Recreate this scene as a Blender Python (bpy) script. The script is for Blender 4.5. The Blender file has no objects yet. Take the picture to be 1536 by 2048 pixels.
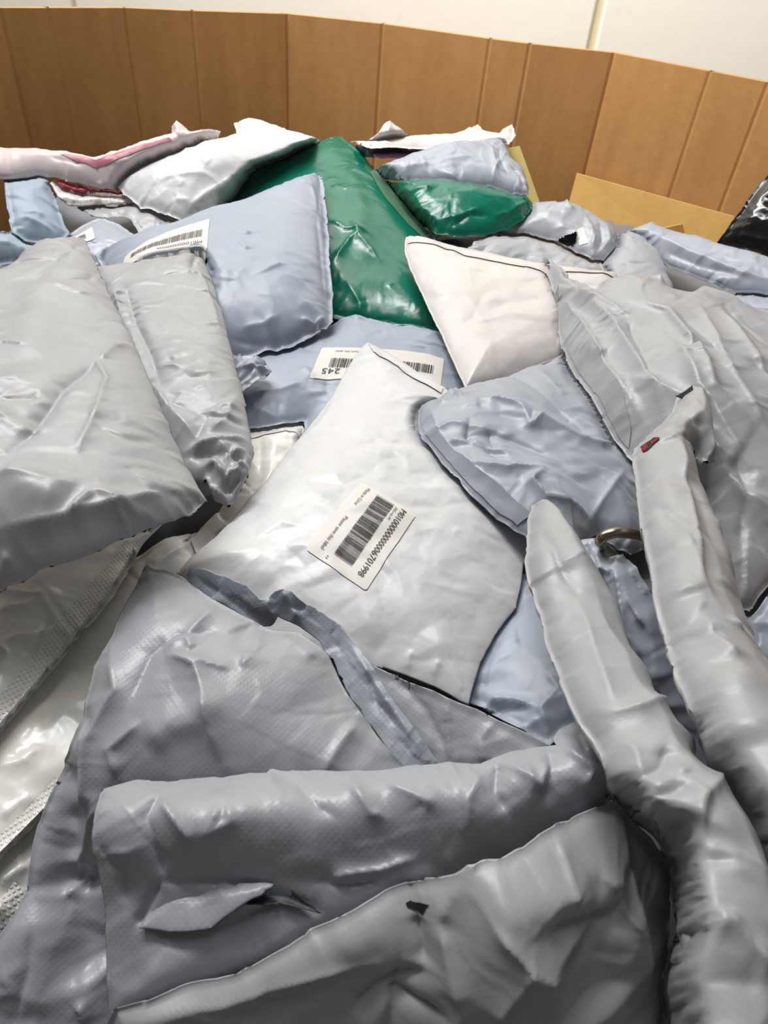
import bpy, math, random
import numpy as np
from mathutils import Vector, Matrix
from mathutils.bvhtree import BVHTree
from mathutils.kdtree import KDTree
from mathutils.geometry import delaunay_2d_cdt

sc = bpy.context.scene
COL = sc.collection
# ------------------------------------------------------------------ camera
F, CX, CY = 1500.0, 768.0, 1024.0            # focal length and centre for a 1536 x 2048 frame
_up = np.array([178, 1776, 1500.0]); _up /= np.linalg.norm(_up)
_f = np.array([0, 0, -1.0]); _Y = _f - _f.dot(_up) * _up; _Y /= np.linalg.norm(_Y)
RW = np.array([np.cross(_Y, _up), _Y, _up])  # world from camera
CAM = np.array([0, 0, 1.10])
cd = bpy.data.cameras.new('camera'); cam = bpy.data.objects.new('camera', cd); COL.objects.link(cam)
cd.sensor_fit = 'VERTICAL'; cd.sensor_height = 36.0; cd.lens = 36.0 * F / 2048.0
cam.matrix_world = Matrix.Translation(Vector(CAM)) @ Matrix([list(r) for r in RW]).to_4x4()
cd.clip_start = 0.01
cd.dof.use_dof = True; cd.dof.focus_distance = 0.47; cd.dof.aperture_fstop = 22.0
sc.camera = cam
# ------------------------------------------------------------------ light
w = bpy.data.worlds.new('world'); sc.world = w; w.use_nodes = True
w.node_tree.nodes['Background'].inputs[0].default_value = (0.97, 0.985, 1.0, 1)
w.node_tree.nodes['Background'].inputs[1].default_value = 0.15
def area(name, loc, target, sx, sy, power, col=(1, 0.95, 0.87)):
    l = bpy.data.lights.new(name, 'AREA'); l.shape = 'RECTANGLE'; l.size = sx; l.size_y = sy
    l.energy = power; l.color = col
    o = bpy.data.objects.new(name, l); COL.objects.link(o); o.location = loc
    o.rotation_euler = (Vector(target) - Vector(loc)).to_track_quat('-Z', 'Y').to_euler()
    return o
area('tube_and_fill_light', (-0.85, 1.15, 2.5), (-0.7, 1.15, 0.8), 0.35, 1.2, 62, (1, .99, .98))
area('tube_and_fill_light', (-0.15, 0.75, 2.6), (-0.15, 0.8, 0.8), 0.3, 1.0, 13, (1, .98, .95))
wall_fill = area('tube_and_fill_light', (-0.35, 0.5, 2.6), (0.25, 1.62, 1.3), 1.2, 0.25, 15, (1, .985, .96)); wall_fill.data.spread = math.radians(70)  # unseen lamp added only to brighten the back wall
sc.view_settings.view_transform = 'Standard'; sc.view_settings.look = 'None'
sc.view_settings.gamma = 1.0; sc.view_settings.use_curve_mapping = False
sc.view_settings.exposure = -0.72

# ------------------------------------------------------------------ helpers
def rays(px):
    px = np.asarray(px, float).reshape(-1, 2)
    d = np.stack([(px[:, 0] - CX) / F, -(px[:, 1] - CY) / F, -np.ones(len(px))], 1)
    d = d @ RW.T
    return d / np.linalg.norm(d, axis=1)[:, None]
def at(x, y, z):
    d = rays([(x, y)])[0]
    return CAM + d * (z - CAM[2]) / d[2]
def to_px(P):
    q = (np.asarray(P) - CAM) @ RW
    return np.stack([CX + F * q[:, 0] / -q[:, 2], CY - F * q[:, 1] / -q[:, 2]], 1)
def lin(r, g, b):
    f = lambda c: (c / 255 / 12.92) if c / 255 <= 0.04045 else ((c / 255 + 0.055) / 1.055) ** 2.4
    return (f(r), f(g), f(b), 1)
def tag(o, label=None, cat=None, group=None, kind=None):
    for k, v in (('label', label), ('category', cat), ('group', group), ('kind', kind)):
        if v: o[k] = v
    return o
def link(name, me, mat=None, parent=None, smooth=True):
    o = bpy.data.objects.new(name, me); COL.objects.link(o)
    for m in (mat if isinstance(mat, (list, tuple)) else [mat]):
        if m: me.materials.append(m)
    if parent: o.parent = parent
    if smooth and len(me.polygons): me.polygons.foreach_set('use_smooth', [True] * len(me.polygons))
    return o
def pydata(name, vs, fs):
    me = bpy.data.meshes.new(name); me.from_pydata([tuple(map(float, v)) for v in vs], [], fs); me.update()
    return me

# ------------------------------------------------------------------ materials
def nodes(name):
    m = bpy.data.materials.new(name); m.use_nodes = True
    nt = m.node_tree; return m, nt, nt.nodes['Principled BSDF']
def N(nt, t, **kw):
    n = nt.nodes.new(t)
    for k, v in kw.items():
        if k in n.inputs: n.inputs[k].default_value = v
        else: setattr(n, k, v)
    return n
def film(name, col, rough=0.36, dots=0.0, dirt=0.0, crinkle=0.15, spec=0.5, tint=None, tint_amt=0.0, trans=0.0, coat=0.0, tscale=9.0, pinch=0.0):
    m, nt, p = nodes(name); L = nt.links.new
    tc = N(nt, 'ShaderNodeTexCoord')
    p.inputs['Roughness'].default_value = rough
    p.inputs['Specular IOR Level'].default_value = spec
    p.inputs['Coat Weight'].default_value = coat; p.inputs['Coat Roughness'].default_value = 0.12
    base = N(nt, 'ShaderNodeTexNoise', Scale=14.0, Detail=5.0, Roughness=0.65); L(tc.outputs['Object'], base.inputs['Vector'])
    r = N(nt, 'ShaderNodeMapRange'); L(base.outputs['Fac'], r.inputs['Value'])
    r.inputs[1].default_value = .3; r.inputs[2].default_value = .7; r.inputs[3].default_value = 0.96; r.inputs[4].default_value = 1.04
    mx = N(nt, 'ShaderNodeVectorMath', operation='SCALE'); mx.inputs[0].default_value = col[:3]; L(r.outputs[0], mx.inputs['Scale'])
    out = mx.outputs[0]
    if dirt:                                    # scuffs and brownish handling dirt
        n2 = N(nt, 'ShaderNodeTexNoise', Scale=7.0, Detail=7.0, Roughness=0.72); L(tc.outputs['Object'], n2.inputs['Vector'])
        r2 = N(nt, 'ShaderNodeMapRange'); L(n2.outputs['Fac'], r2.inputs['Value'])
        r2.inputs[1].default_value = .55; r2.inputs[2].default_value = .78; r2.inputs[3].default_value = 0; r2.inputs[4].default_value = dirt
        mm = N(nt, 'ShaderNodeMix', data_type='RGBA'); L(r2.outputs[0], mm.inputs[0]); L(out, mm.inputs[6])
        mm.inputs[7].default_value = (col[0] * .66, col[1] * .63, col[2] * .58, 1); out = mm.outputs[2]
    if tint:
        n2 = N(nt, 'ShaderNodeTexNoise', Scale=tscale, Detail=2.0); L(tc.outputs['Object'], n2.inputs['Vector'])
        r2 = N(nt, 'ShaderNodeMapRange'); L(n2.outputs['Fac'], r2.inputs['Value'])
        r2.inputs[1].default_value = .52; r2.inputs[2].default_value = .6; r2.inputs[3].default_value = 0; r2.inputs[4].default_value = tint_amt
        mm = N(nt, 'ShaderNodeMix', data_type='RGBA'); L(r2.outputs[0], mm.inputs[0]); L(out, mm.inputs[6])
        mm.inputs[7].default_value = tint; out = mm.outputs[2]
    L(out, p.inputs['Base Color'])
    n3 = N(nt, 'ShaderNodeTexNoise', Scale=70.0, Detail=2.0, Roughness=0.5); L(tc.outputs['Object'], n3.inputs['Vector'])
    b1 = N(nt, 'ShaderNodeBump', Strength=crinkle, Distance=0.0015); L(n3.outputs['Fac'], b1.inputs['Height'])
    nrm = b1.outputs[0]
    if pinch:                                   # fine sharp crease network of crumpled film
        mq = N(nt, 'ShaderNodeMapping'); L(tc.outputs['UV'], mq.inputs['Vector']); mq.inputs['Rotation'].default_value = (0, 0, .5); mq.inputs['Scale'].default_value = (1, 1.7, 1)
        n5 = N(nt, 'ShaderNodeTexNoise', noise_type='RIDGED_MULTIFRACTAL', Scale=38.0, Detail=3.0, Roughness=0.45, Lacunarity=2.1, Distortion=0.35); L(mq.outputs[0], n5.inputs['Vector'])
        n6 = N(nt, 'ShaderNodeTexNoise', Scale=13.0, Detail=1.0); L(tc.outputs['UV'], n6.inputs['Vector'])
        r6 = N(nt, 'ShaderNodeMapRange'); L(n6.outputs['Fac'], r6.inputs['Value']); r6.inputs[1].default_value = .42; r6.inputs[2].default_value = .62
        b3 = N(nt, 'ShaderNodeBump', Distance=0.012); L(n5.outputs['Fac'], b3.inputs['Height']); L(nrm, b3.inputs['Normal'])
        mu = N(nt, 'ShaderNodeMath', operation='MULTIPLY'); L(r6.outputs[0], mu.inputs[0]); mu.inputs[1].default_value = pinch; L(mu.outputs[0], b3.inputs['Strength'])
        nrm = b3.outputs[0]
    if dots:
        mp = N(nt, 'ShaderNodeMapping'); L(tc.outputs['UV'], mp.inputs['Vector']); mp.inputs['Rotation'].default_value = (0, 0, .72)
        v = N(nt, 'ShaderNodeTexVoronoi', voronoi_dimensions='2D', Scale=460.0, Randomness=0.0); L(mp.outputs[0], v.inputs['Vector'])
        r4 = N(nt, 'ShaderNodeMapRange', interpolation_type='SMOOTHSTEP'); L(v.outputs['Distance'], r4.inputs['Value'])
        r4.inputs[1].default_value = .12; r4.inputs[2].default_value = .40; r4.inputs[3].default_value = 1; r4.inputs[4].default_value = 0
        b2 = N(nt, 'ShaderNodeBump', Strength=dots, Distance=0.0005); L(r4.outputs[0], b2.inputs['Height']); L(nrm, b2.inputs['Normal'])
        nrm = b2.outputs[0]
    L(nrm, p.inputs['Normal'])
    if trans:
        tr = N(nt, 'ShaderNodeBsdfTranslucent'); L(out, tr.inputs[0])
        ms = N(nt, 'ShaderNodeMixShader'); ms.inputs[0].default_value = trans
        L(p.outputs[0], ms.inputs[1]); L(tr.outputs[0], ms.inputs[2])
        L(ms.outputs[0], nt.nodes['Material Output'].inputs['Surface'])
    return m
M = {}
M['grey'] = film('grey_poly_film', lin(162, 165, 171), 0.35, 0.09, 0.2, spec=.5, pinch=.45)
M['grey_warm'] = film('scuffed_grey_poly_film', lin(166, 167, 170), 0.37, 0.05, 0.4, spec=.5, pinch=.5)
M['grey_blue'] = film('bluish_grey_poly_film', lin(160, 166, 177), 0.36, 0.0, 0.15, pinch=.5)
M['blue'] = film('pale_blue_grey_poly_film', lin(160, 169, 184), 0.42, 0.0, 0.10, pinch=.15)
M['sky'] = film('light_blue_poly_film', lin(152, 168, 184), 0.5, 0.0, 0.1)
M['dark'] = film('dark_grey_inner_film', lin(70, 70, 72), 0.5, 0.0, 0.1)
M['inner'] = film('mid_grey_inner_film', lin(160, 166, 177), 0.42, 0.12, 0.1)
M['white'] = film('white_bubble_film', lin(214, 214, 216), 0.38, 0.0, 0.0, 0.65, 0.5, coat=0.12, pinch=.25)
M['white_soft'] = film('white_poly_film', lin(212, 206, 203), 0.38, 0.0, 0.05, 0.4, coat=0.2)
M['pink'] = film('white_film_over_pink', lin(214, 202, 202), 0.4, 0.0, 0.0, 0.3, tint=lin(188, 112, 124), tint_amt=.3, tscale=16)
M['pink_strip'] = film('dull_pink_film', lin(178, 104, 116), .4)
M['clear'] = film('milky_clear_film', lin(244, 242, 236), 0.30, 0.0, 0.0, 0.4, coat=0.25)
M['clear_dots'] = film('embossed_milky_film', lin(244, 242, 236), 0.28, 1.0, 0.0, 0.2, coat=0.3)
M['green'] = film('green_poly_film', lin(10, 108, 86), 0.26, 0.0, 0.0, 0.3)
M['green_pale'] = film('pale_green_seam_film', lin(92, 128, 104), 0.3)
M['purple'] = film('purple_poly_film', lin(70, 48, 72), 0.35)
M['red'] = film('crimson_poly_film', lin(165, 48, 68), 0.35)
M['hole_shade'] = film('painted_hole_shade', lin(22, 20, 20), .7)  # black patch colour standing in for the shade inside torn holes
M['red_cloth'] = film('red_fabric', lin(150, 12, 24), 0.8, 0, 0, .8)
M['black'] = film('black_glossy_film', lin(28, 26, 26), 0.16, 0, 0, .5)
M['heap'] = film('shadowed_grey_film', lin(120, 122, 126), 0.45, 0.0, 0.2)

def card(name, c1, c2, flute=1.0):
    m, nt, p = nodes(name); L = nt.links.new
    tc = N(nt, 'ShaderNodeTexCoord')
    n = N(nt, 'ShaderNodeTexNoise', Scale=90.0, Detail=8.0, Roughness=0.7); L(tc.outputs['Object'], n.inputs['Vector'])
    mp = N(nt, 'ShaderNodeMapping'); mp.inputs['Scale'].default_value = (45, 45, 6); L(tc.outputs['Object'], mp.inputs['Vector'])
    n2 = N(nt, 'ShaderNodeTexNoise', Scale=1.0, Detail=3.0); L(mp.outputs[0], n2.inputs['Vector'])
    a = N(nt, 'ShaderNodeMath', operation='ADD'); L(n.outputs['Fac'], a.inputs[0]); L(n2.outputs['Fac'], a.inputs[1])
    r = N(nt, 'ShaderNodeMapRange'); L(a.outputs[0], r.inputs['Value']); r.inputs[1].default_value = .7; r.inputs[2].default_value = 1.3
    mm = N(nt, 'ShaderNodeMix', data_type='RGBA'); L(r.outputs[0], mm.inputs[0]); mm.inputs[6].default_value = c1; mm.inputs[7].default_value = c2
    L(mm.outputs[2], p.inputs['Base Color']); p.inputs['Roughness'].default_value = 0.85; p.inputs['Specular IOR Level'].default_value = .2
    b = N(nt, 'ShaderNodeBump', Strength=.12 * flute, Distance=.001); L(n2.outputs['Fac'], b.inputs['Height']); L(b.outputs[0], p.inputs['Normal'])
    return m
M['card'] = card('corrugated_cardboard', lin(174, 127, 76), lin(190, 142, 88))
M['card_edge'] = card('cut_cardboard_edge', lin(160, 118, 74), lin(178, 138, 92))
M['card_yellow'] = card('yellowish_carton_board', lin(186, 146, 84), lin(198, 158, 92))
M['board_yellow'] = card('pale_yellow_board', lin(184, 168, 106), lin(196, 182, 122))
def plain(name, col, rough=.6, metal=0.0, bump=0.0, scale=40.0):
    m, nt, p = nodes(name); p.inputs['Base Color'].default_value = col; p.inputs['Roughness'].default_value = rough; p.inputs['Metallic'].default_value = metal
    tc = N(nt, 'ShaderNodeTexCoord'); n = N(nt, 'ShaderNodeTexNoise', Scale=scale, Detail=5.0); nt.links.new(tc.outputs['Object'], n.inputs['Vector'])
    b = N(nt, 'ShaderNodeBump', Strength=max(bump, .02), Distance=.003); nt.links.new(n.outputs['Fac'], b.inputs['Height']); nt.links.new(b.outputs[0], p.inputs['Normal'])
    return m
M['wall'] = plain('cream_painted_block', lin(251, 246, 232), .6, 0, .15, 30)
M['joint'] = plain('cream_painted_joint', lin(240, 230, 200), .7, 0, .2, 30)
M['floor'] = plain('grey_concrete', lin(96, 94, 92), .8, 0, .4, 8)
M['paper'] = plain('white_label_paper', lin(224, 220, 214), .45)
M['ink'] = plain('black_label_ink', lin(32, 31, 32), .5)
M['ink_soft'] = plain('grey_label_ink', lin(95, 92, 92), .5)
M['steel'] = plain('worn_bronze_steel', lin(150, 138, 122), .28, 1.0, .1, 200)

# ------------------------------------------------------------------ soft mailers
def poly_inside(P, poly):
    x, y = P[:, 0], P[:, 1]; inside = np.zeros(len(P), bool); n = len(poly)
    for i in range(n):
        x0, y0 = poly[i]; x1, y1 = poly[(i + 1) % n]
        if y0 == y1: continue
        c = ((y0 > y) != (y1 > y)) & (x < (x1 - x0) * (y - y0) / (y1 - y0) + x0)
        inside ^= c
    return inside
def seg_dist(P, line, closed=False):
    """distance to a polyline, arclength of the nearest point, signed side"""
    A = np.asarray(line, float); B = np.roll(A, -1, 0) if closed else A[1:]
    if not closed: A = A[:-1]
    ln = np.linalg.norm(B - A, axis=1); s0 = np.concatenate([[0], np.cumsum(ln)[:-1]])
    bd = np.full(len(P), 1e9); bs = np.zeros(len(P)); bg = np.ones(len(P))
    for a, b, l, s in zip(A, B, ln, s0):
        if l < 1e-9: continue
        t = np.clip(((P - a) @ (b - a)) / l ** 2, 0, 1)
        q = P - a - t[:, None] * (b - a); d = np.hypot(q[:, 0], q[:, 1])
        m = d < bd
        bd[m] = d[m]; bs[m] = s + t[m] * l
        cr = (b[0] - a[0]) * (P[:, 1] - a[1]) - (b[1] - a[1]) * (P[:, 0] - a[0]); bg[m] = np.where(cr[m] > 0, 1, -1)
    return bd, bs, bg, ln.sum()
def sm(x): x = np.clip(x, 0, 1); return x * x * (3 - 2 * x)
class Facets:
    """piecewise-flat crumple: random heights on scattered points, flat triangles between"""
    def __init__(self, lo, hi, size, seed, ang=0.0, ratio=1.0):
        rg = np.random.default_rng(seed); self.c, self.s = math.cos(ang), math.sin(ang); self.ratio = ratio
        cs = self.rot(np.array([[lo[0], lo[1]], [hi[0], lo[1]], [hi[0], hi[1]], [lo[0], hi[1]]]))
        lo, hi = cs.min(0) - 1.5 * size, cs.max(0) + 1.5 * size
        nx, ny = (np.ceil((hi - lo) / size)).astype(int) + 1
        g = np.stack(np.meshgrid(np.arange(nx), np.arange(ny)), -1).reshape(-1, 2) + rg.uniform(-.48, .48, (nx * ny, 2))
        p = lo + g * size
        r = delaunay_2d_cdt([Vector(q) for q in p], [], [], 0, 1e-7)
        self.p = np.array([v[:] for v in r[0]]); self.t = np.array([f for f in r[2] if len(f) == 3])
        self.h = rg.uniform(-1, 1, len(self.p))
    def rot(self, P):
        u = P[:, 0] * self.c + P[:, 1] * self.s; v = -P[:, 0] * self.s + P[:, 1] * self.c
        return np.stack([u / self.ratio, v], 1)
    def __call__(self, P):
        Q = self.rot(P); o = np.argsort(Q[:, 0]); S = Q[o]; out = np.zeros(len(P))
        for a, b, c in self.t:
            A, B, C = self.p[a], self.p[b], self.p[c]
            i0 = np.searchsorted(S[:, 0], min(A[0], B[0], C[0])); i1 = np.searchsorted(S[:, 0], max(A[0], B[0], C[0]))
            if i1 <= i0: continue
            X = S[i0:i1]; d = (B[1] - C[1]) * (A[0] - C[0]) + (C[0] - B[0]) * (A[1] - C[1])
            if abs(d) < 1e-14: continue
            l1 = ((B[1] - C[1]) * (X[:, 0] - C[0]) + (C[0] - B[0]) * (X[:, 1] - C[1])) / d
            l2 = ((C[1] - A[1]) * (X[:, 0] - C[0]) + (A[0] - C[0]) * (X[:, 1] - C[1])) / d
            l3 = 1 - l1 - l2; m = (l1 >= -1e-6) & (l2 >= -1e-6) & (l3 >= -1e-6)
            out[o[i0:i1][m]] = (l1 * self.h[a] + l2 * self.h[b] + l3 * self.h[c])[m]
        return out
def pl(s, total, spacing, rg):
    n = max(4, int(total / spacing)); xs = np.sort(rg.uniform(0, total, n)); ys = rg.uniform(-1, 1, n)
    return np.interp(s, np.concatenate([xs - total, xs, xs + total]), np.concatenate([ys, ys, ys]))

BUILT = []                                   # surfaces built so far, topmost first: later ones are laid under them
def settle(P, dirs, eps, cap=0.30, side=.003):
    """how far each point must sink away to lie under everything laid on top of it, with a little room at the sides"""
    px = to_px(P); push = np.zeros(len(P))
    a = np.cross(dirs, [0, 0, 1.0]); a /= np.linalg.norm(a, axis=1)[:, None] + 1e-9; c = np.cross(a, dirs)
    m = side / np.linalg.norm(P - CAM, axis=1).mean() * F
    for bv, lo, hi in BUILT:
        idx = np.nonzero((px[:, 0] > lo[0] - m) & (px[:, 0] < hi[0] + m) & (px[:, 1] > lo[1] - m) & (px[:, 1] < hi[1] + m))[0]
        for i in idx:
            d = Vector(dirs[i])
            for sx, sy in ((0, 0), (side, 0), (-side, 0), (0, side), (0, -side)):
                o = Vector(P[i] + a[i] * sx + c[i] * sy) + d * float(push[i] - eps[i]); far = 0.0; base = 0.0
                for _ in range(8):
                    hit = bv.ray_cast(o, d, cap)
                    if hit[0] is None: break
                    base += hit[3] + 2e-4; far = base; o = o + d * (hit[3] + 2e-4)
                push[i] += min(far, cap)
    return push
def register(P, tris):
    px = to_px(P)
    BUILT.append((BVHTree.FromPolygons([Vector(p) for p in P], [tuple(t) for t in tris]), px.min(0), px.max(0)))

def creases(P, d, rg, area, dens, amp, length, ang, spread, soft=1.0):
    """sharp pinched creases: short bent ridges and valleys, steep on one side, many fanning out of shared pinch points"""
    n = int(area / .01 * dens); h = np.zeros(len(P))
    if n < 1 or not len(P): return h
    lo, hi = P.min(0), P.max(0); nodes_ = rg.uniform(lo, hi, (max(2, n // 3), 2))
    for i in range(n):
        a = nodes_[rg.integers(len(nodes_))] if rg.random() < .65 else rg.uniform(lo, hi)
        L = length * rg.uniform(.4, 1.5); t = ang + rg.normal(0, spread) + (math.pi if rg.random() < .5 else 0)
        u = np.array([math.cos(t), math.sin(t)]); nv = np.array([-u[1], u[0]]); k = rg.uniform(-.18, .18)
        line = [a, a + u * L * .5 + nv * L * k, a + u * L]
        am = amp * rg.uniform(.35, 1.3) * (1 if rg.random() < .6 else -1); w1 = rg.uniform(.0015, .004) * soft; w2 = w1 * rg.uniform(1.5, 4.5)
        c = a + u * L * .5; m = np.nonzero(((P - c) ** 2).sum(1) < (L * .6 + 4 * w2) ** 2)[0]
        if not len(m): continue
        dd, ss, sg, tl = seg_dist(P[m], line); f = ss / tl
        h[m] += am * np.exp(-dd / np.where(sg > 0, w1, w2)) * sm(f / .12 + .25) * sm((1 - f) / .7)
    return h
class Bag:
    pass
GROUPS = {'grey_mailer': 'grey poly mailers in the heap', 'bubble_mailer': 'white bubble mailers in the heap', 'white_mailer': 'white mailers at the back of the heap', 'clear_mailer': 'milky clear mailers at the left',
          'green_mailer': 'green mailers in the heap', 'blue_mailer': 'light blue mailers at the left'}
def mailer(name, label, mat, outline, anchors, T=.012, w=.03, seam=.004, q=.7, Tb=None, lines=(), edge=(.0012, .02, .012),
           facet=(.002, .05, .0006, .016), aniso=(0, 1), holes=(), res=.0028, seed=1, group=None, cat='mailer', parent=None,
           back_mat=None, sheet=False, jit=.0006, under=True, reg=True, cr=(4, .0022, .04), cdir=0.0, cspread=.6, soft=.8):
    rg = np.random.default_rng(seed); b = Bag(); res *= .64
    Tb = max(T * .6, .004) if Tb is None else Tb
    A = np.array([at(*a) for a in anchors]); c = A.mean(0)
    n = np.linalg.svd(A - c)[2][2] if len(A) > 2 else np.array([0, 0, 1.0])
    if n @ (CAM - c) < 0: n = -n
    u = np.cross([0, 1.0, 0], n); u /= np.linalg.norm(u); v = np.cross(n, u)
    uvA = np.stack([(A - c) @ u, (A - c) @ v], 1); hA = (A - c) @ n
    if len(A) > 3:                           # thin-plate bend through the anchors
        ka = len(A); D = np.linalg.norm(uvA[:, None] - uvA[None], axis=2); K = D ** 2 * np.log(D + 1e-9) + np.eye(ka) * 2e-4
        Pm = np.c_[np.ones(ka), uvA]; S = np.block([[K, Pm], [Pm.T, np.zeros((3, 3))]]); co = np.linalg.lstsq(S, np.r_[hA, 0, 0, 0], rcond=None)[0]
        def bend(P):
            D = np.linalg.norm(P[:, None] - uvA[None], axis=2)
            return (D ** 2 * np.log(D + 1e-9)) @ co[:ka] + co[ka] + P @ co[ka + 1:]
    else:
        def bend(P): return np.zeros(len(P))
    def px_uv(px, lift=0.0):
        d = rays(px); h = np.zeros(len(d))
        for _ in range(12):
            t = ((c - CAM) @ n + h) / (d @ n); X = CAM + d * t[:, None]
            P = np.stack([(X - c) @ u, (X - c) @ v], 1); h = .5 * h + .5 * (bend(P) + (lift(P) if callable(lift) else lift))
        return P
    b.px_uv = px_uv; b.n = n; b.pt = lambda P, h: c + P[:, :1] * u + P[:, 1:] * v + np.asarray(h)[:, None] * n; b.bend = bend
    poly = px_uv(outline)
    # resample the rim
    B = np.roll(poly, -1, 0); rim = []
    for a, e in zip(poly, B):
        l = np.linalg.norm(e - a); m = max(1, int(round(l / res)))
        for i in range(m): rim.append(a + (e - a) * i / m)
    rim = np.array(rim); tot = len(rim) * res
    nr = np.roll(rim, -1, 0) - np.roll(rim, 1, 0); nr = np.stack([nr[:, 1], -nr[:, 0]], 1) / (np.linalg.norm(nr, axis=1)[:, None] + 1e-9)
    if jit:
        s = np.arange(len(rim)) * res
        rim = rim + nr * (pl(s, tot, .018, rg) * jit * 1.6 + pl(s, tot, .006, rg) * jit)[:, None]
    lo, hi = rim.min(0), rim.max(0)
    def hexgrid(r, margin):
        nx, ny = int((hi[0] - lo[0]) / r) + 2, int((hi[1] - lo[1]) / (r * .866)) + 2
        g = np.stack(np.meshgrid(np.arange(nx), np.arange(ny)), -1).astype(float).reshape(-1, 2)
        g[:, 0] += .5 * (g[:, 1] % 2); P = lo + g * [r, r * .866]
        P = P[poly_inside(P, rim[::2])]
        return P[seg_dist(P, rim[::max(1, int(r / res / 2))], True)[0] > margin]
    nin = np.roll(rim, -1, 0) - np.roll(rim, 1, 0); nin = np.stack([-nin[:, 1], nin[:, 0]], 1) / (np.linalg.norm(nin, axis=1)[:, None] + 1e-9)
    if sum(a[0] * e[1] - a[1] * e[0] for a, e in zip(rim, np.roll(rim, -1, 0))) < 0: nin = -nin
    rings = []
    for off, keepd in ((.45, .40), (1.1, .95), (1.9, 1.6)):
        Q = rim + nin * off * res; Q = Q[poly_inside(Q, rim)]
        rings.append(Q[seg_dist(Q, rim, True)[0] > keepd * res])
    rings = np.concatenate(rings)
    def tri(P):
        k = len(rim); pts = np.r_[rim, P]
        r = delaunay_2d_cdt([Vector(p) for p in pts], [(i, (i + 1) % k) for i in range(k)], [], 1, 1e-7)
        V = np.array([x[:] for x in r[0]]); T_ = np.array([f for f in r[2] if len(f) == 3])
        a, e, f = V[T_[:, 0]], V[T_[:, 1]], V[T_[:, 2]]
        flip = ((e - a)[:, 0] * (f - a)[:, 1] - (e - a)[:, 1] * (f - a)[:, 0]) < 0
        T_[flip] = T_[flip][:, ::-1]
        return V, T_
    ca, cs_, fa, fs = facet; fa *= 1.8; ca *= 1.35
    Fc = Facets(lo, hi, cs_, seed * 7 + 1, *aniso) if ca else None
    Ff = Facets(lo, hi, fs, seed * 7 + 2, *aniso) if fa else None
    def puff(d):
        p = np.clip((d - seam) / w, 0, 1); return (1 - (1 - p) ** 2) ** q
    def topside(P): return T * puff(seg_dist(P, poly, True)[0]) * poly_inside(P, poly)
    b.px_top = lambda px: px_uv(px, topside)
    LN = [(b.px_top(l[0]), l[1] * .9e-3, l[2] * (1e-3 if len(l) > 3 else .62e-3), l[3] if len(l) > 3 else 's') for l in lines]
    area_ = abs(sum(a[0] * e[1] - a[1] * e[0] for a, e in zip(poly, np.roll(poly, -1, 0)))) / 2
    ew = [rg.integers(1 << 30) for _ in range(4)]
    def fields(P):
        d, s, g, tt = seg_dist(P, rim[::2], True)
        return d, s, tt
    def wrinkle(P, d, s, tt):
        h = np.zeros(len(P)); win = sm(d / .02)
        if Fc: h += ca * Fc(P) * (.35 + .65 * win)
        if Ff: h += fa * Ff(P) * (.5 + .5 * sm((d) / .01))
        if edge[0]:
            r1, r2 = np.random.default_rng(ew[0]), np.random.default_rng(ew[1])
            h += 1.1 * edge[0] * np.exp(-d / edge[1]) * (pl(s + .5 * d, tt, edge[2], r1) + .5 * pl(s - .4 * d, tt, edge[2] * .45, r2))
        if cr[0]: h += creases(P, d, np.random.default_rng(ew[2]), area_, cr[0], cr[1], cr[2], cdir, cspread, soft) * (.15 + .85 * sm(d / .008))
        if cr[1] >= .0015: h += creases(P, d, np.random.default_rng(ew[3]), area_, 12, .0009, .02, cdir + .4, .9, .6) * sm(d / .006)
        for lp, amp, wd, kind in LN:
            dd, ss, sg, tl = seg_dist(P, lp)
            end = sm(np.minimum(ss, tl - ss) / (.22 * tl)) if kind != 'R' else np.ones(len(P))
            if kind == 's': h += amp * np.exp(-dd / wd) * (.25 + .75 * end)
            elif kind in 'rR': h += amp * np.exp(-(dd / wd) ** 2) * end
            elif kind == 'f': h += amp * np.where(sg > 0, 1, 0) * np.exp(-dd / (wd * 6)) * sm(dd / wd) * end
        return h
    Pf = np.r_[rings, hexgrid(res, res * 2.3)]; V, T1 = tri(Pf); d, s, tt = fields(V)
    hw = wrinkle(V, d, s, tt); hf = bend(V) + T * puff(d) + hw
    X = b.pt(V, hf); uv = V.copy(); nf = len(V)
    if sheet:
        X2 = X - n * .0007; T2 = T1[:, ::-1] + nf
        X = np.r_[X, X2]; uv = np.r_[uv, uv]; isrim = d < res * .05; tris = np.r_[T1, T2]
        # close the rim
        E = {}
        for t in T1:
            for i in range(3): E[(t[i], t[(i + 1) % 3])] = 1
        extra = [q_ for (a, e) in E if (e, a) not in E for q_ in ((e, a, a + nf), (e, a + nf, e + nf))]
        tris = np.r_[tris, np.array(extra)] if extra else tris
        back_id = np.r_[np.zeros(nf, bool), np.ones(nf, bool)]; ntop = len(T1)
    else:
        k = len(rim); Pb = hexgrid(res * 2.6, res * 2); Vb, Tb_ = tri(Pb); db, sb, tb = fields(Vb)
        rimb = db < res * .02
        wb = wrinkle(Vb, db, sb, tb)
        hb = bend(Vb) - Tb * puff(db) + wb * np.exp(-db / .008) - np.where(rimb, 0, .0004)
        hb = np.where(rimb, hb, np.minimum(hb, bend(Vb) + T * puff(db) + wb - .0025 * sm(db / .012)))
        X = np.r_[X, b.pt(Vb, hb)]; uv = np.r_[uv, Vb]; tris = np.r_[T1, Tb_[:, ::-1] + nf]
        back_id = np.r_[np.zeros(nf, bool), np.ones(len(Vb), bool)]; ntop = len(T1)
        # weld rim: same plan position
        key = {tuple(np.round(V[i], 7)): i for i in np.nonzero(d < res * .05)[0]}
        remap = np.arange(len(X))
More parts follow.
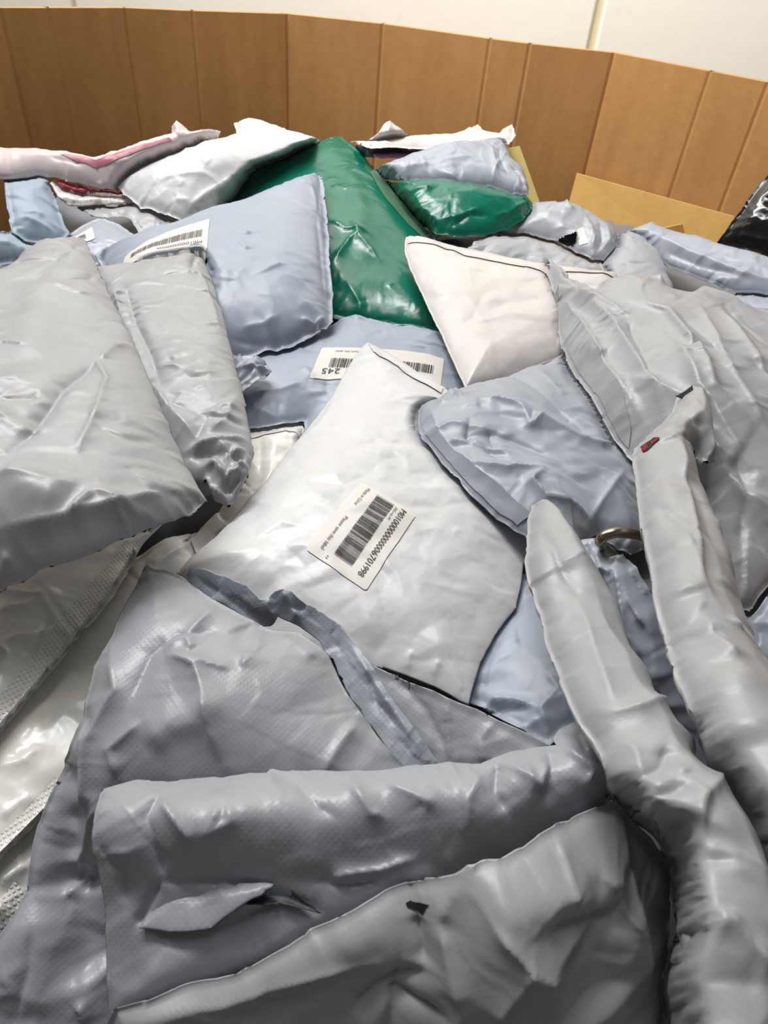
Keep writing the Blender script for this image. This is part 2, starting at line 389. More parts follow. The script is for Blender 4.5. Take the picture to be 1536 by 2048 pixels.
        for j in range(len(Vb)):
            q_ = key.get(tuple(np.round(Vb[j], 7)))
            if q_ is not None: remap[nf + j] = q_
        tris = remap[tris]; used = np.unique(tris); inv = -np.ones(len(X), int); inv[used] = np.arange(len(used))
        X, uv, back_id, tris = X[used], uv[used], back_id[used], inv[tris]
    keep = np.ones(len(tris), bool)
    for hp in holes:
        hu = b.px_top(hp); cen = uv[tris[:ntop]].mean(1); keep[:ntop] &= ~poly_inside(cen, hu)
    tris_k = tris[keep]; ntop_k = int(keep[:ntop].sum())
    if under:
        dr = X - CAM; dr /= np.linalg.norm(dr, axis=1)[:, None]
        pu = settle(X, dr, np.where(back_id, .006, .003))
        if pu.max() > 0:
            e = np.r_[tris[:, :2], tris[:, 1:]]; e = np.r_[e, e[:, ::-1]]; cnt = np.bincount(e[:, 0], minlength=len(X)) + 1e-9
            if not sheet and back_id.any():
                kd = KDTree(int((~back_id).sum())); fi = np.nonzero(~back_id)[0]
                for i, j in enumerate(fi): kd.insert(tuple(uv[j]) + (0,), i)
                kd.balance()
                for j in np.nonzero(back_id)[0]: pu[j] = max(pu[j], pu[fi[kd.find(tuple(uv[j]) + (0,))[1]]])
            sp = pu.copy()
            for _ in range(10):
                av = np.bincount(e[:, 0], weights=sp[e[:, 1]], minlength=len(X)) / cnt; sp = np.maximum(pu, av * .96)
            X = X + dr * sp[:, None]
    me = bpy.data.meshes.new(name)
    me.from_pydata([tuple(p) for p in X.tolist()], [], tris_k.tolist())
    lu = me.uv_layers.new(name='UVMap'); li = np.empty(len(me.loops), int); me.loops.foreach_get('vertex_index', li)
    lu.data.foreach_set('uv', uv[li].astype(np.float32).ravel())
    o = link(name, me, [M[mat], M[back_mat]] if back_mat else M[mat], parent)
    if back_mat:
        mi = np.ones(len(tris_k), int); mi[:ntop_k] = 0; me.polygons.foreach_set('material_index', mi)
    if parent is None: tag(o, label, cat, group or GROUPS.get(name))
    elif label: o['label'] = label
    b.o = o; b.bvh = BVHTree.FromPolygons([Vector(p) for p in X], [tuple(t) for t in tris_k])
    if reg: register(X, tris[: ] )
    b.surf = lambda P, lift: np.array([(lambda h: (h[0] if h[0] is not None else Vector(b.pt(p[None], bend(p[None]) + T)[0])) + Vector(n) * lift)(
        b.bvh.ray_cast(Vector(b.pt(p[None], [.15])[0]), Vector(-n), .4)) for p in P])
    b.T = T
    return b

def patch(name, bag, px, mat, lift=.0006, res=.003, label=None):
    """a thin strip lying on a mailer's own film"""
    q = bag.px_top(px); rim = []
    for a, e in zip(q, np.roll(q, -1, 0)):
        k = max(1, int(np.linalg.norm(e - a) / res)); rim += [a + (e - a) * i / k for i in range(k)]
    rim = np.array(rim); lo, hi = rim.min(0), rim.max(0); g = np.stack(np.meshgrid(np.arange(lo[0], hi[0], res), np.arange(lo[1], hi[1], res)), -1).reshape(-1, 2)
    if len(g): g = g[poly_inside(g, rim)]
    if len(g): g = g[seg_dist(g, rim, True)[0] > res * .5]
    k = len(rim); r = delaunay_2d_cdt([Vector(p) for p in np.r_[rim, g.reshape(-1, 2)]], [(i, (i + 1) % k) for i in range(k)], [], 1, 1e-7)
    V = np.array([x[:] for x in r[0]]); fs = []
    for f in r[2]:
        a, e, c = V[f[0]], V[f[1]], V[f[2]]; f = tuple(f)
        fs.append(f if (e - a)[0] * (c - a)[1] - (e - a)[1] * (c - a)[0] > 0 else f[::-1])
    me = pydata(name, bag.surf(V, lift), fs); lu = me.uv_layers.new(name='UVMap'); li = np.empty(len(me.loops), int); me.loops.foreach_get('vertex_index', li)
    lu.data.foreach_set('uv', V[li].astype(np.float32).ravel())
    o = link(name, me, M[mat], bag.o)
    if label: o['label'] = label
    return o
# ------------------------------------------------------------------ stickers with print
def text_mesh(body, size):
    cu = bpy.data.curves.new('t', 'FONT'); cu.body = body; cu.size = size; cu.resolution_u = 3
    o = bpy.data.objects.new('t', cu); COL.objects.link(o); bpy.context.view_layer.update()
    me = bpy.data.meshes.new_from_object(o.evaluated_get(bpy.context.evaluated_depsgraph_get()))
    vs = np.array([v.co[:2] for v in me.vertices]).reshape(-1, 2); fs = [tuple(p.vertices) for p in me.polygons]
    bpy.data.objects.remove(o); bpy.data.curves.remove(cu); bpy.data.meshes.remove(me)
    return vs, fs
def bars(x0, x1, y0, y1, seed, n=60, vis=((0, 1),)):
    rg = random.Random(seed); ws = []
    for i in range(n): ws.append((rg.choice([1, 1, 1, 2, 2, 3]), rg.choice([1, 1, 1.4, 2])))
    tot = sum(a + g for a, g in ws); k = (x1 - x0) / tot; x = x0; vs, fs = [], []
    for a, g in ws:
        m = 3; i = len(vs)
        for j in range(m + 1):
            y = y0 + (y1 - y0) * j / m; vs += [(x, y), (x + a * k, y)]
        fs += [(i + 2 * j, i + 2 * j + 1, i + 2 * j + 3, i + 2 * j + 2) for j in range(m)]
        x += (a + g) * k
    return np.array(vs), fs
def sticker(bag, corners, items, ink='ink', aspect=1.7, radius=.05, label=None, lift=.0007):
    """corners: top-left, top-right, bottom-right, bottom-left of the label as it is read"""
    q = bag.px_top(corners)
    def m(P): x, y = P[:, :1] / aspect, P[:, 1:]; return (q[3] * (1 - x) + q[2] * x) * (1 - y) + (q[0] * (1 - x) + q[1] * x) * y
    r = radius; out = []
    for cx, cy, a0 in ((aspect - r, r, -90), (aspect - r, 1 - r, 0), (r, 1 - r, 90), (r, r, 180)):
        out += [(cx + r * math.cos(math.radians(a0 + t)), cy + r * math.sin(math.radians(a0 + t))) for t in (0, 30, 60, 90)]
    rim = []
    for a, e in zip(out, out[1:] + out[:1]):
        k = max(1, int(math.dist(a, e) / .07)); rim += [(a[0] + (e[0] - a[0]) * i / k, a[1] + (e[1] - a[1]) * i / k) for i in range(k)]
    g = [(x, y) for x in np.arange(.06, aspect - .03, .06) for y in np.arange(.06, .97, .06)]
    g = [p for p in g if poly_inside(np.array([p]), out)[0] and min(math.dist(p, e) for e in rim) > .03]
    k = len(rim); res = delaunay_2d_cdt([Vector(p) for p in rim + g], [(i, (i + 1) % k) for i in range(k)], [], 1, 1e-7)
    V = np.array([x[:] for x in res[0]]); Fs = [tuple(f) for f in res[2]]
    Fs = [f if ((V[f[1]] - V[f[0]])[0] * (V[f[2]] - V[f[0]])[1] - (V[f[1]] - V[f[0]])[1] * (V[f[2]] - V[f[0]])[0]) > 0 else f[::-1] for f in Fs]
    o = link('label_sticker', pydata('label_sticker', bag.surf(m(V), lift), Fs), M['paper'], bag.o)
    if label: o['label'] = label
    vs, fs = [], []
    for it in items:
        if it[0] == 'text':
            _, body, x, y, size, width = it
            tv, tf = text_mesh(body, size)
            if width: tv = tv * [width / max(tv[:, 0].max(), 1e-6), 1]
            tv = tv + [x, y]
        else: tv, tf = it[1], it[2]
        k = len(vs); vs += tv.tolist(); fs += [tuple(i + k for i in f) for f in tf]
    if vs:
        P = link('label_print', pydata('label_print', bag.surf(m(np.array(vs)), lift + .0005), fs), M[ink], o, smooth=False)
    return o

# ================================================================== setting
def box_mesh(name, lo, hi, mat, parent=None, kind=None, bev=0):
    x0, y0, z0 = lo; x1, y1, z1 = hi
    vs = [(x, y, z) for x in (x0, x1) for y in (y0, y1) for z in (z0, z1)]
    fs = [(0, 1, 3, 2), (4, 6, 7, 5), (0, 4, 5, 1), (2, 3, 7, 6), (0, 2, 6, 4), (1, 5, 7, 3)]
    o = link(name, pydata(name, vs, fs), mat, parent, smooth=False)
    if kind: o['kind'] = kind
    if bev:
        b = o.modifiers.new('bevel', 'BEVEL'); b.width = bev; b.segments = 2
    return o
floor = box_mesh('floor', (-3, -2.5, -.05), (3, 1.62, 0), M['floor'], kind='structure')
wall = box_mesh('wall_back', (-3, 1.62, 0), (3, 1.72, 3.2), M['joint'], kind='structure')
JX = 0.29
for x0, x1 in ((-3, -.66), (-.652, JX - .007), (JX + .007, 1.4), (1.408, 3)):
    box_mesh('wall_panel', (x0, 1.605, .0), (x1, 1.62, 3.2), M['wall'], wall, bev=.004)

# octagonal cardboard bin, each scored strip a panel
ZR, LEAN = .95, .10
rimpx = [(0, 16), (97, 16), (250, 16), (385, 22), (575, 28), (765, 48), (980, 78), (1060, 88), (1228, 106), (1420, 143), (1536, 165)]
rim = [at(*p, ZR)[:2] for p in rimpx]
rim = [np.array(p) for p in ((-.28, -.42), (-.60, -.15), (-.60, .15), (-.60, .86))] + rim + [np.array(p) for p in ((.60, .90), (.60, .15), (.60, -.15), (.28, -.42))]
cen = np.array([0, .38])
bin_ = bpy.data.objects.new('cardboard_bin', None); COL.objects.link(bin_); bin_.location = (0, .38, 0)
tag(bin_, 'big open brown corrugated cardboard bin holding the whole heap of mailers', 'box')
def panel(a, b, ZR=ZR):
    e = b - a; L = np.linalg.norm(e); e = e / L; n = np.array([e[1], -e[0]])
    if n @ (cen - a) > 0: n = -n                                        # outward
    pr = [(-.0005, .002), (.0035, 0), (L - .0035, 0), (L + .0005, .002), (L + .003, .010), (-.003, .010)] if L > .03 else [(0, 0), (L * .5, 0), (L, 0), (L, .01), (L * .5, .01), (0, .01)]
    vs, fs = [], []; k = len(pr)
    for z in (0.004, ZR):
        for t, o in pr:
            p = a + e * t + n * o; p = p + (cen - p) / np.linalg.norm(cen - p) * LEAN * (1 - z / .95)
            vs.append((p[0] - 0, p[1] - .38, z))
    for i in range(k): fs.append((i, (i + 1) % k, k + (i + 1) % k, k + i))
    fs += [tuple(range(k))[::-1], tuple(range(k, 2 * k))]
    link('panel', pydata('panel', vs, fs), M['card'], bin_, smooth=False)
for i in range(len(rim)): panel(rim[i], rim[(i + 1) % len(rim)], .66 if max(rim[i][1], rim[(i + 1) % len(rim)][1]) < .2 else ZR)  # unseen near panels cut low to keep brown bounce off the front mailers

# ================================================================== mailers, topmost first
NP = 'mailer'
# ---- bottom foreground mailer with a torn hole
bottom = mailer('grey_mailer', 'grey poly mailer with a small torn hole, lying across the bottom foreground', 'grey_warm',
  [(205, 2060), (228, 2012), (350, 1975), (500, 1915), (640, 1841), (768, 1782), (843, 1750), (928, 1712), (988, 1704), (1048, 1689), (1088, 1665), (1113, 1650), (1148, 1637), (1193, 1615), (1230, 1597),
   (1268, 1645), (1298, 1672), (1323, 1700), (1334, 1730), (1340, 1780), (1340, 1870), (1322, 1950), (1332, 2060), (1330, 2230), (760, 2290), (190, 2230)],
  [(235, 2010, .775), (843, 1750, .80), (1230, 1600, .81), (1335, 2150, .715), (750, 2200, .70), (220, 2200, .71), (1000, 1840, .805)],
  T=.014, w=.05, seam=.002, q=.6, res=.0021, seed=3, edge=(.0014, .025, .016), facet=(.0042, .05, .0008, .02), aniso=(.6, 1.5), cr=(6, .0035, .05), cdir=1.0, cspread=.7,
  lines=[([(868, 1840), (890, 1790), (920, 1735), (960, 1700)], 5, 7), ([(875, 1830), (885, 1880), (900, 1960), (910, 2010)], 7, 5), ([(835, 1830), (850, 1900), (855, 1950)], -6, 5),
         ([(945, 1780), (1030, 1800), (1120, 1780), (1200, 1760)], 6, 8, 'r'), ([(1095, 1870), (1150, 1855), (1240, 1835)], -8, 5), ([(950, 1790), (1000, 1860), (1080, 1940), (1160, 1975)], 8, 8),
         ([(1110, 1660), (1130, 1720), (1150, 1790)], 5, 5), ([(1240, 1620), (1255, 1720), (1285, 1850), (1300, 1960)], 5, 7), ([(1190, 1740), (1240, 1760), (1250, 1820), (1290, 1860)], 4, 4),
         ([(1200, 2040), (1180, 1950), (1150, 1890)], -10, 14, 'r'), ([(700, 2048), (760, 1990), (870, 1960)], -5, 6), ([(360, 1990), (500, 1950), (640, 1900), (800, 1850)], 5, 9, 'r'),
         ([(250, 2040), (450, 1990), (640, 1940), (760, 1930)], 4, 5), ([(980, 2048), (1040, 1960), (1060, 1900)], 6, 8), ([(770, 2000), (830, 2020), (900, 2048)], -5, 4)])
patch('torn_hole_shade', bottom, [(811, 1806), (820, 1800), (829, 1803), (838, 1802), (856, 1801), (849, 1813), (845, 1830), (836, 1823), (822, 1818), (814, 1814)], 'hole_shade', .0006, .0015, 'small ragged hole, its dark painted on')
# ---- long mailer on its edge, bottom right
mailer('grey_mailer', 'long grey mailer folded on edge, running from metal ring to bottom right corner', 'grey_warm',
  [(1063, 1010), (1070, 1004), (1088, 1020), (1118, 1050), (1148, 1095), (1168, 1132), (1198, 1185), (1238, 1250), (1248, 1300), (1268, 1335), (1303, 1390), (1308, 1425), (1343, 1475), (1388, 1520), (1374, 1548),
   (1398, 1570), (1433, 1605), (1458, 1640), (1490, 1690), (1518, 1760), (1540, 1815), (1640, 1980), (1660, 2250), (1335, 2250), (1340, 2048), (1325, 1950), (1328, 1905), (1340, 1870), (1338, 1780), (1328, 1710), (1298, 1660), (1253, 1635), (1233, 1595),
   (1213, 1550), (1200, 1510), (1188, 1485), (1163, 1450), (1143, 1410), (1123, 1365), (1098, 1290), (1078, 1225), (1058, 1165), (1051, 1125), (1055, 1080), (1055, 1040)],
  [(1068, 1005, .835), (1100, 1250, .835), (1230, 1230, .825), (1200, 1500, .845), (1380, 1500, .83), (1340, 1750, .855), (1520, 1780, .83), (1340, 2200, .84), (1600, 2200, .83)],
  T=.022, w=.032, seam=.001, q=.55, res=.002, seed=5, edge=(.0006, .02, .02), facet=(.0030, .045, .0006, .018), aniso=(-1.05, 1.8), cr=(5, .0028, .055), cdir=-1.05, cspread=.5,
  lines=[([(1205, 1540), (1260, 1570), (1330, 1530), (1340, 1480)], -5, 6), ([(1160, 1200), (1200, 1330), (1230, 1420)], 3, 6), ([(1230, 1425), (1290, 1410), (1310, 1430)], 4, 5),
         ([(1240, 1640), (1320, 1640), (1420, 1640)], 6, 9, 'r'), ([(1250, 1610), (1330, 1590), (1380, 1570)], -5, 6), ([(1300, 1660), (1380, 1720), (1480, 1720)], -4, 6), ([(1345, 1900), (1420, 1860), (1410, 1820)], 6, 5),
         ([(1420, 1830), (1500, 1900), (1560, 1940)], 5, 6), ([(1360, 1640), (1420, 1560)], 4, 6), ([(1335, 1940), (1400, 1960), (1540, 1965)], -4, 8), ([(1080, 1060), (1120, 1120), (1160, 1180)], -3, 5), ([(1220, 1480), (1260, 1500), (1300, 1600)], 4, 6),
         ([(1380, 1790), (1395, 1850), (1345, 1880)], 4, 6)])
# ---- tall folded mailer with red contents
hole_red = [(1277, 907), (1284, 893), (1292, 889), (1294, 884), (1300, 885), (1305, 879), (1311, 880), (1311, 886), (1304, 889), (1299, 893), (1293, 901), (1285, 905)]
tall = mailer('grey_mailer', 'tall grey mailer with a ragged hole showing red cloth, standing at the right', 'grey_warm',
  [(1266, 922), (1268, 896), (1292, 875), (1320, 847), (1343, 822), (1353, 797), (1357, 785), (1386, 795), (1402, 805), (1420, 850), (1419, 880), (1428, 922), (1412, 925), (1390, 900), (1380, 905), (1388, 960), (1402, 1010), (1433, 1090), (1450, 1150),
   (1466, 1215), (1488, 1290), (1518, 1355), (1540, 1385), (1640, 1500), (1680, 1800), (1640, 1960), (1540, 1785), (1508, 1715), (1468, 1645), (1438, 1590), (1413, 1530), (1393, 1480), (1373, 1420), (1353, 1360), (1333, 1300),
   (1313, 1240), (1298, 1175), (1288, 1120), (1278, 1050), (1273, 975)],
  [(1270, 920, .845), (1380, 800, .845), (1425, 920, .835), (1288, 1120, .85), (1433, 1090, .835), (1353, 1360, .855), (1500, 1330, .835), (1440, 1590, .86), (1640, 1500, .84), (1640, 1950, .86)],
  T=.022, w=.03, seam=.001, q=.55, res=.0022, seed=7, edge=(.0005, .02, .02), facet=(.0026, .05, .0006, .02), aniso=(-1.2, 2.0), cr=(4, .0028, .06), cdir=-1.2, cspread=.4,
  lines=[([(1352, 866), (1340, 880), (1300, 888)], 4, 4), ([(1352, 868), (1370, 960), (1385, 1060), (1392, 1180)], 5, 6), ([(1356, 870), (1390, 905), (1425, 925)], -5, 4), ([(1352, 826), (1390, 835), (1416, 850)], -4, 5),
         ([(1356, 800), (1390, 800), (1400, 810)], 2, 3), ([(1318, 960), (1325, 1100), (1340, 1230)], 3, 8, 'r'), ([(1400, 1240), (1430, 1290), (1470, 1330)], 5, 8), ([(1330, 1290), (1400, 1280), (1440, 1270)], -3, 8),
         ([(1440, 1330), (1460, 1420), (1490, 1500)], 4, 10, 'r'), ([(1370, 930), (1395, 1000), (1440, 1120)], -5, 7, 'r')])
patch('torn_hole_shade', tall, [(1274, 909), (1281, 893), (1291, 886), (1300, 881), (1306, 876), (1314, 877), (1313, 887), (1305, 892), (1300, 897), (1293, 904), (1285, 908)], 'hole_shade', .0006, .0015, 'ragged hole, its dark painted on')
patch('red_cloth', tall, [(1278, 906), (1284, 895), (1291, 890), (1292, 900), (1286, 905)], 'red_cloth', .0011, .0015, 'red fabric showing in the hole')
patch('red_cloth', tall, [(1298, 885), (1304, 886), (1310, 879), (1312, 885), (1304, 891), (1299, 894)], 'red_cloth', .0011, .0015, 'red fabric showing in the hole')
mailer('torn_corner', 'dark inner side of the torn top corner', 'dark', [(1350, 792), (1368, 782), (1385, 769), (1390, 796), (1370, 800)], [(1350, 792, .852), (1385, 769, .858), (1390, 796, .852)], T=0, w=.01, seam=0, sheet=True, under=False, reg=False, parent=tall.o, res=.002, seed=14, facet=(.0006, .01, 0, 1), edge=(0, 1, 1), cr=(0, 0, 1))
# ---- grey mailer rolled over, its flap and lining
roll = mailer('grey_mailer', 'grey mailer with rolled upper edge and folded flap, lying in front of the torn-open mailer', 'grey',
  [(222, 1605), (226, 1590), (258, 1580), (295, 1573), (350, 1580), (400, 1571), (450, 1566), (545, 1552), (650, 1551), (768, 1549), (893, 1539), (953, 1545), (983, 1530), (1018, 1517), (1078, 1510), (1096, 1508), (1092, 1490), (1108, 1470), (1138, 1457), (1168, 1468), (1198, 1498), (1210, 1535),
   (1216, 1600), (1150, 1655), (1050, 1710), (960, 1755), (880, 1790), (760, 1850), (640, 1910), (480, 1980), (300, 2060), (224, 2060), (220, 1980), (221, 1900), (218, 1800), (221, 1740), (216, 1715)],
  [(225, 1595, .785), (545, 1555, .79), (893, 1540, .795), (1200, 1500, .805), (1210, 1560, .80), (640, 1900, .77), (225, 2050, .755), (221, 1820, .775)],
  T=.006, w=.02, seam=.001, q=.6, res=.0021, seed=11, edge=(.0014, .02, .012), facet=(.0018, .045, .0006, .016),
  lines=[([(215, 1660), (420, 1650), (700, 1630), (950, 1610), (1215, 1530)], 24, 24, 'R'),
         ([(345, 1600), (318, 1650), (340, 1740), (350, 1762)], -5, 4), ([(345, 1610), (400, 1690), (405, 1712)], 6, 5), ([(460, 1620), (440, 1680), (480, 1660), (470, 1620)], 4, 5),
         ([(332, 1765), (545, 1770)], -4, 4), ([(332, 1765), (275, 1855)], -5, 3), ([(640, 1770), (690, 1755), (760, 1745), (830, 1720)], 5, 3), ([(620, 1760), (700, 1770), (770, 1758)], -5, 3),
         ([(700, 1572), (740, 1640), (770, 1650)], 4, 4), ([(770, 1580), (850, 1620), (840, 1640)], 4, 5), ([(545, 1555), (600, 1580), (640, 1630), (680, 1650)], -3, 4), ([(985, 1540), (975, 1600), (1000, 1640)], -6, 5), ([(1000, 1545), (1060, 1590), (1080, 1530)], 5, 4),
         ([(1080, 1520), (1075, 1600), (1060, 1620)], -5, 5), ([(1100, 1510), (1160, 1560), (1140, 1605)], 5, 4), ([(1140, 1470), (1150, 1520), (1190, 1560)], -5, 4), ([(950, 1560), (920, 1620), (930, 1680)], 4, 6),
         ([(470, 1840), (560, 1800), (660, 1830)], -3, 5), ([(280, 1980), (400, 1900), (470, 1850)], 3, 8, 'r'), ([(225, 1700), (260, 1750), (262, 1815)], -3, 3)])
mailer('folded_flap', 'folded-back flap edge', 'grey', [(332, 1763), (440, 1765), (545, 1770), (520, 1785), (490, 1801), (440, 1836), (420, 1852), (405, 1856), (340, 1862), (275, 1857), (300, 1815)],
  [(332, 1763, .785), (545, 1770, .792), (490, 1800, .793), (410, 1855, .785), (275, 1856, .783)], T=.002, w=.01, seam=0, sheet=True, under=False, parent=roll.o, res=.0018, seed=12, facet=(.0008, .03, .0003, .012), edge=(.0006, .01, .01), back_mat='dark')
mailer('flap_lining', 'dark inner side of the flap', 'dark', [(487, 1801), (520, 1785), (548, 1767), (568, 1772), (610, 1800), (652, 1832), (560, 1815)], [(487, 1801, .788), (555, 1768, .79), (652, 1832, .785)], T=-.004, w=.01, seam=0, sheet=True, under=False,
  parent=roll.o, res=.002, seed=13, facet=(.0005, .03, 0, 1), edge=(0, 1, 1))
# ---- torn-open mailer: lip, then body
lip_px = [(372, 1150), (380, 1132), (415, 1140), (450, 1150), (475, 1162), (490, 1172), (510, 1194), (535, 1200), (541, 1190), (550, 1182), (565, 1177), (582, 1179), (596, 1192), (610, 1205), (645, 1224), (680, 1250), (715, 1295), (740, 1331), (768, 1371), (803, 1421), (843, 1475), (868, 1515), (898, 1539),
          (860, 1545), (818, 1546), (780, 1500), (740, 1450), (705, 1400), (680, 1350), (660, 1310), (640, 1278), (618, 1262), (600, 1250), (575, 1240), (556, 1232), (548, 1245), (540, 1250), (520, 1250), (490, 1236), (455, 1215), (425, 1195), (395, 1180)]
om = mailer('open_mailer', 'torn-open grey dimpled mailer with gaping top, below the white mailer with the barcode', 'grey',
  [(292, 1129), (330, 1142), (366, 1157), (400, 1185), (440, 1210), (500, 1242), (525, 1255), (545, 1262), (575, 1264), (602, 1266), (645, 1296), (664, 1322), (680, 1360), (700, 1396), (725, 1432), (768, 1487), (819, 1548), (860, 1590), (700, 1640), (300, 1680), (235, 1760), (235, 2250), (-80, 2250), (-60, 1960),
   (5, 1860), (30, 1825), (50, 1780), (65, 1720), (75, 1650), (115, 1550), (145, 1485), (172, 1437), (172, 1400), (190, 1335), (220, 1280), (250, 1210)],
  [(292, 1129, .80), (545, 1262, .80), (740, 1440, .79), (820, 1548, .78), (172, 1420, .785), (300, 1650, .76), (75, 1650, .75), (20, 1840, .735), (235, 1760, .735), (-60, 2200, .69), (230, 2200, .68), (450, 1420, .80)],
  T=.009, w=.035, seam=.002, q=.7, res=.0021, seed=17, edge=(.0014, .022, .02), facet=(.0028, .06, .0007, .018), aniso=(.9, 1.4),
  lines=[([(320, 1300), (370, 1275), (440, 1210)], 4, 7), ([(255, 1420), (300, 1310), (350, 1270), (420, 1265), (460, 1268)], -5, 9), ([(350, 1310), (395, 1330), (410, 1380), (430, 1480), (450, 1530)], 6, 7), ([(340, 1310), (400, 1320), (470, 1340)], 4, 4),
         ([(375, 1270), (385, 1290), (383, 1300)], 4, 3), ([(480, 1340), (520, 1290), (510, 1265)], 4, 7), ([(290, 1500), (340, 1450), (390, 1440), (450, 1380)], 4, 7, 'r'), ([(225, 1290), (235, 1380), (200, 1440), (180, 1480), (170, 1640)], 6, 9),
         ([(155, 1490), (132, 1600), (125, 1740), (112, 1810)], -8, 9, 'r'), ([(175, 1440), (170, 1560), (165, 1640)], 7, 7), ([(130, 1800), (145, 1700), (155, 1600)], -6, 10, 'r'), ([(220, 1600), (180, 1640), (140, 1730), (120, 1770)], 6, 6), ([(185, 1730), (150, 1760), (110, 1800)], 6, 5),
         ([(205, 1960), (170, 1880), (150, 1800), (150, 1720)], -14, 14, 'r'), ([(215, 1740), (190, 1800), (195, 1880), (215, 1960)], 6, 8, 'r'), ([(20, 2048), (50, 1950), (60, 1860)], -3, 5), ([(640, 1560), (690, 1480), (720, 1440)], 4, 7), ([(240, 1560), (220, 1500), (290, 1440)], 4, 6),
         ([(150, 2030), (165, 2015), (170, 2048)], 5, 4), ([(560, 1270), (640, 1320)], 3, 6), ([(90, 1805), (70, 1900), (30, 2048)], 4, 12, 'r')])
mailer('torn_lip', 'curled back panel of the torn opening', 'inner', lip_px,
  [(372, 1150, .80), (535, 1200, .803), (582, 1179, .808), (556, 1240, .79), (680, 1250, .795), (660, 1315, .786), (768, 1371, .79), (898, 1539, .775), (818, 1546, .776)],
  T=.0, w=.012, seam=0, sheet=True, under=True, parent=om.o, res=.0018, seed=18, facet=(.0018, .022, .0006, .01), edge=(.0012, .012, .010), aniso=(-.7, 1.5),
  lines=[([(535, 1200), (540, 1225), (556, 1238)], 5, 4), ([(565, 1180), (585, 1215), (600, 1245)], 5, 4), ([(610, 1205), (600, 1215), (580, 1212)], -4, 3), ([(700, 1290), (745, 1360), (800, 1440), (840, 1500)], 4, 4), ([(740, 1340), (750, 1400), (800, 1460)], -4, 4), ([(385, 1150), (440, 1185), (520, 1245)], -2, 4)])
mailer('grey_mailer', 'flat dark dimpled grey mailer tucked under the lower edge of the white barcode mailer', 'grey',
  [(740, 1322), (768, 1338), (818, 1361), (868, 1381), (918, 1404), (953, 1417), (1000, 1442), (1050, 1466), (1098, 1491), (1130, 1520), (1040, 1580), (900, 1600), (840, 1560), (770, 1480), (700, 1380)],
  [(760, 1330, .782), (1098, 1490, .785), (880, 1580, .755), (720, 1400, .765)], T=.004, w=.03, res=.0024, seed=19, facet=(.0012, .05, .0005, .016), edge=(.0006, .02, .014),
  lines=[([(893, 1390), (895, 1460), (900, 1530)], 3, 3), ([(990, 1440), (960, 1480), (970, 1530)], 3, 5), ([(780, 1345), (850, 1420), (900, 1520)], -3, 6)])
# ---- pierced mailer and the steel ring through it
mailer('grey_mailer', 'grey mailer pierced by the bronze ring, between the two upright folded mailers', 'grey_blue',
  [(1150, 1095), (1163, 1079), (1188, 1077), (1203, 1095), (1218, 1112), (1233, 1108), (1248, 1105), (1268, 1135), (1300, 1180), (1340, 1250), (1400, 1400), (1460, 1560), (1440, 1620), (1360, 1520), (1270, 1400), (1210, 1290), (1170, 1190)],
  [(1163, 1079, .82), (1248, 1105, .825), (1300, 1300, .80), (1420, 1580, .76)], T=.008, w=.02, seam=.001, res=.002, seed=23, edge=(.0012, .02, .01), facet=(.0016, .03, .0006, .012), aniso=(-1.1, 1.6),
  lines=[([(1236, 1115), (1240, 1160), (1248, 1220), (1250, 1300)], 7, 4), ([(1240, 1118), (1275, 1175), (1320, 1230)], -5, 3), ([(1245, 1130), (1262, 1200), (1300, 1260)], 6, 4), ([(1200, 1130), (1220, 1142), (1232, 1128)], 4, 2.5), ([(1170, 1085), (1175, 1110), (1163, 1130)], -4, 3), ([(1190, 1095), (1205, 1130), (1195, 1150)], 4, 3),
         ([(1195, 1145), (1210, 1180), (1230, 1230)], -4, 4), ([(1300, 1200), (1310, 1300), (1320, 1380)], 4, 8)])
def tube(name, pts, r, mat, label=None, cat=None, group=None):
    cu = bpy.data.curves.new(name, 'CURVE'); cu.dimensions = '3D'; sp = cu.splines.new('BEZIER'); sp.bezier_points.add(len(pts) - 1)
    for p, q in zip(sp.bezier_points, pts): p.co = q; p.handle_left_type = p.handle_right_type = 'AUTO'
    cu.bevel_depth = r; cu.bevel_resolution = 5; cu.resolution_u = 10; cu.use_fill_caps = True
    t = bpy.data.objects.new('t', cu); COL.objects.link(t); bpy.context.view_layer.update()
    me = bpy.data.meshes.new_from_object(t.evaluated_get(bpy.context.evaluated_depsgraph_get())); bpy.data.objects.remove(t); me.name = name
    me.materials.clear(); return tag(link(name, me, mat), label, cat, group)
tube('metal_ring', [at(1235, 1125, .79), at(1222, 1106, .812), at(1205, 1090, .826), at(1202, 1078, .832), at(1222, 1067, .836), at(1250, 1066, .836), at(1285, 1073, .832), at(1320, 1090, .824)], .0030, M['steel'],
     'bent bronze-coloured metal ring poking through a grey mailer, right of the white barcode mailer', 'ring', 'bronze metal rings')
tube('metal_ring', [at(1476, 1258, .80), at(1488, 1250, .806), at(1502, 1246, .806), at(1516, 1254, .80)], .0030, M['steel'], 'short bit of bronze metal ring in the dark gap at the right edge', 'ring', 'bronze metal rings')
mailer('grey_mailer', 'crumpled grey mailer at the right edge of the picture, beside the short metal bit', 'grey_blue',
  [(1482, 1228), (1496, 1232), (1512, 1215), (1540, 1178), (1620, 1140), (1660, 1420), (1545, 1390), (1519, 1352), (1506, 1312), (1508, 1268)], [(1482, 1228, .81), (1540, 1180, .82), (1545, 1390, .80), (1650, 1300, .81)], T=.008, w=.02, res=.0025, seed=29, facet=(.002, .03, .0006, .012))
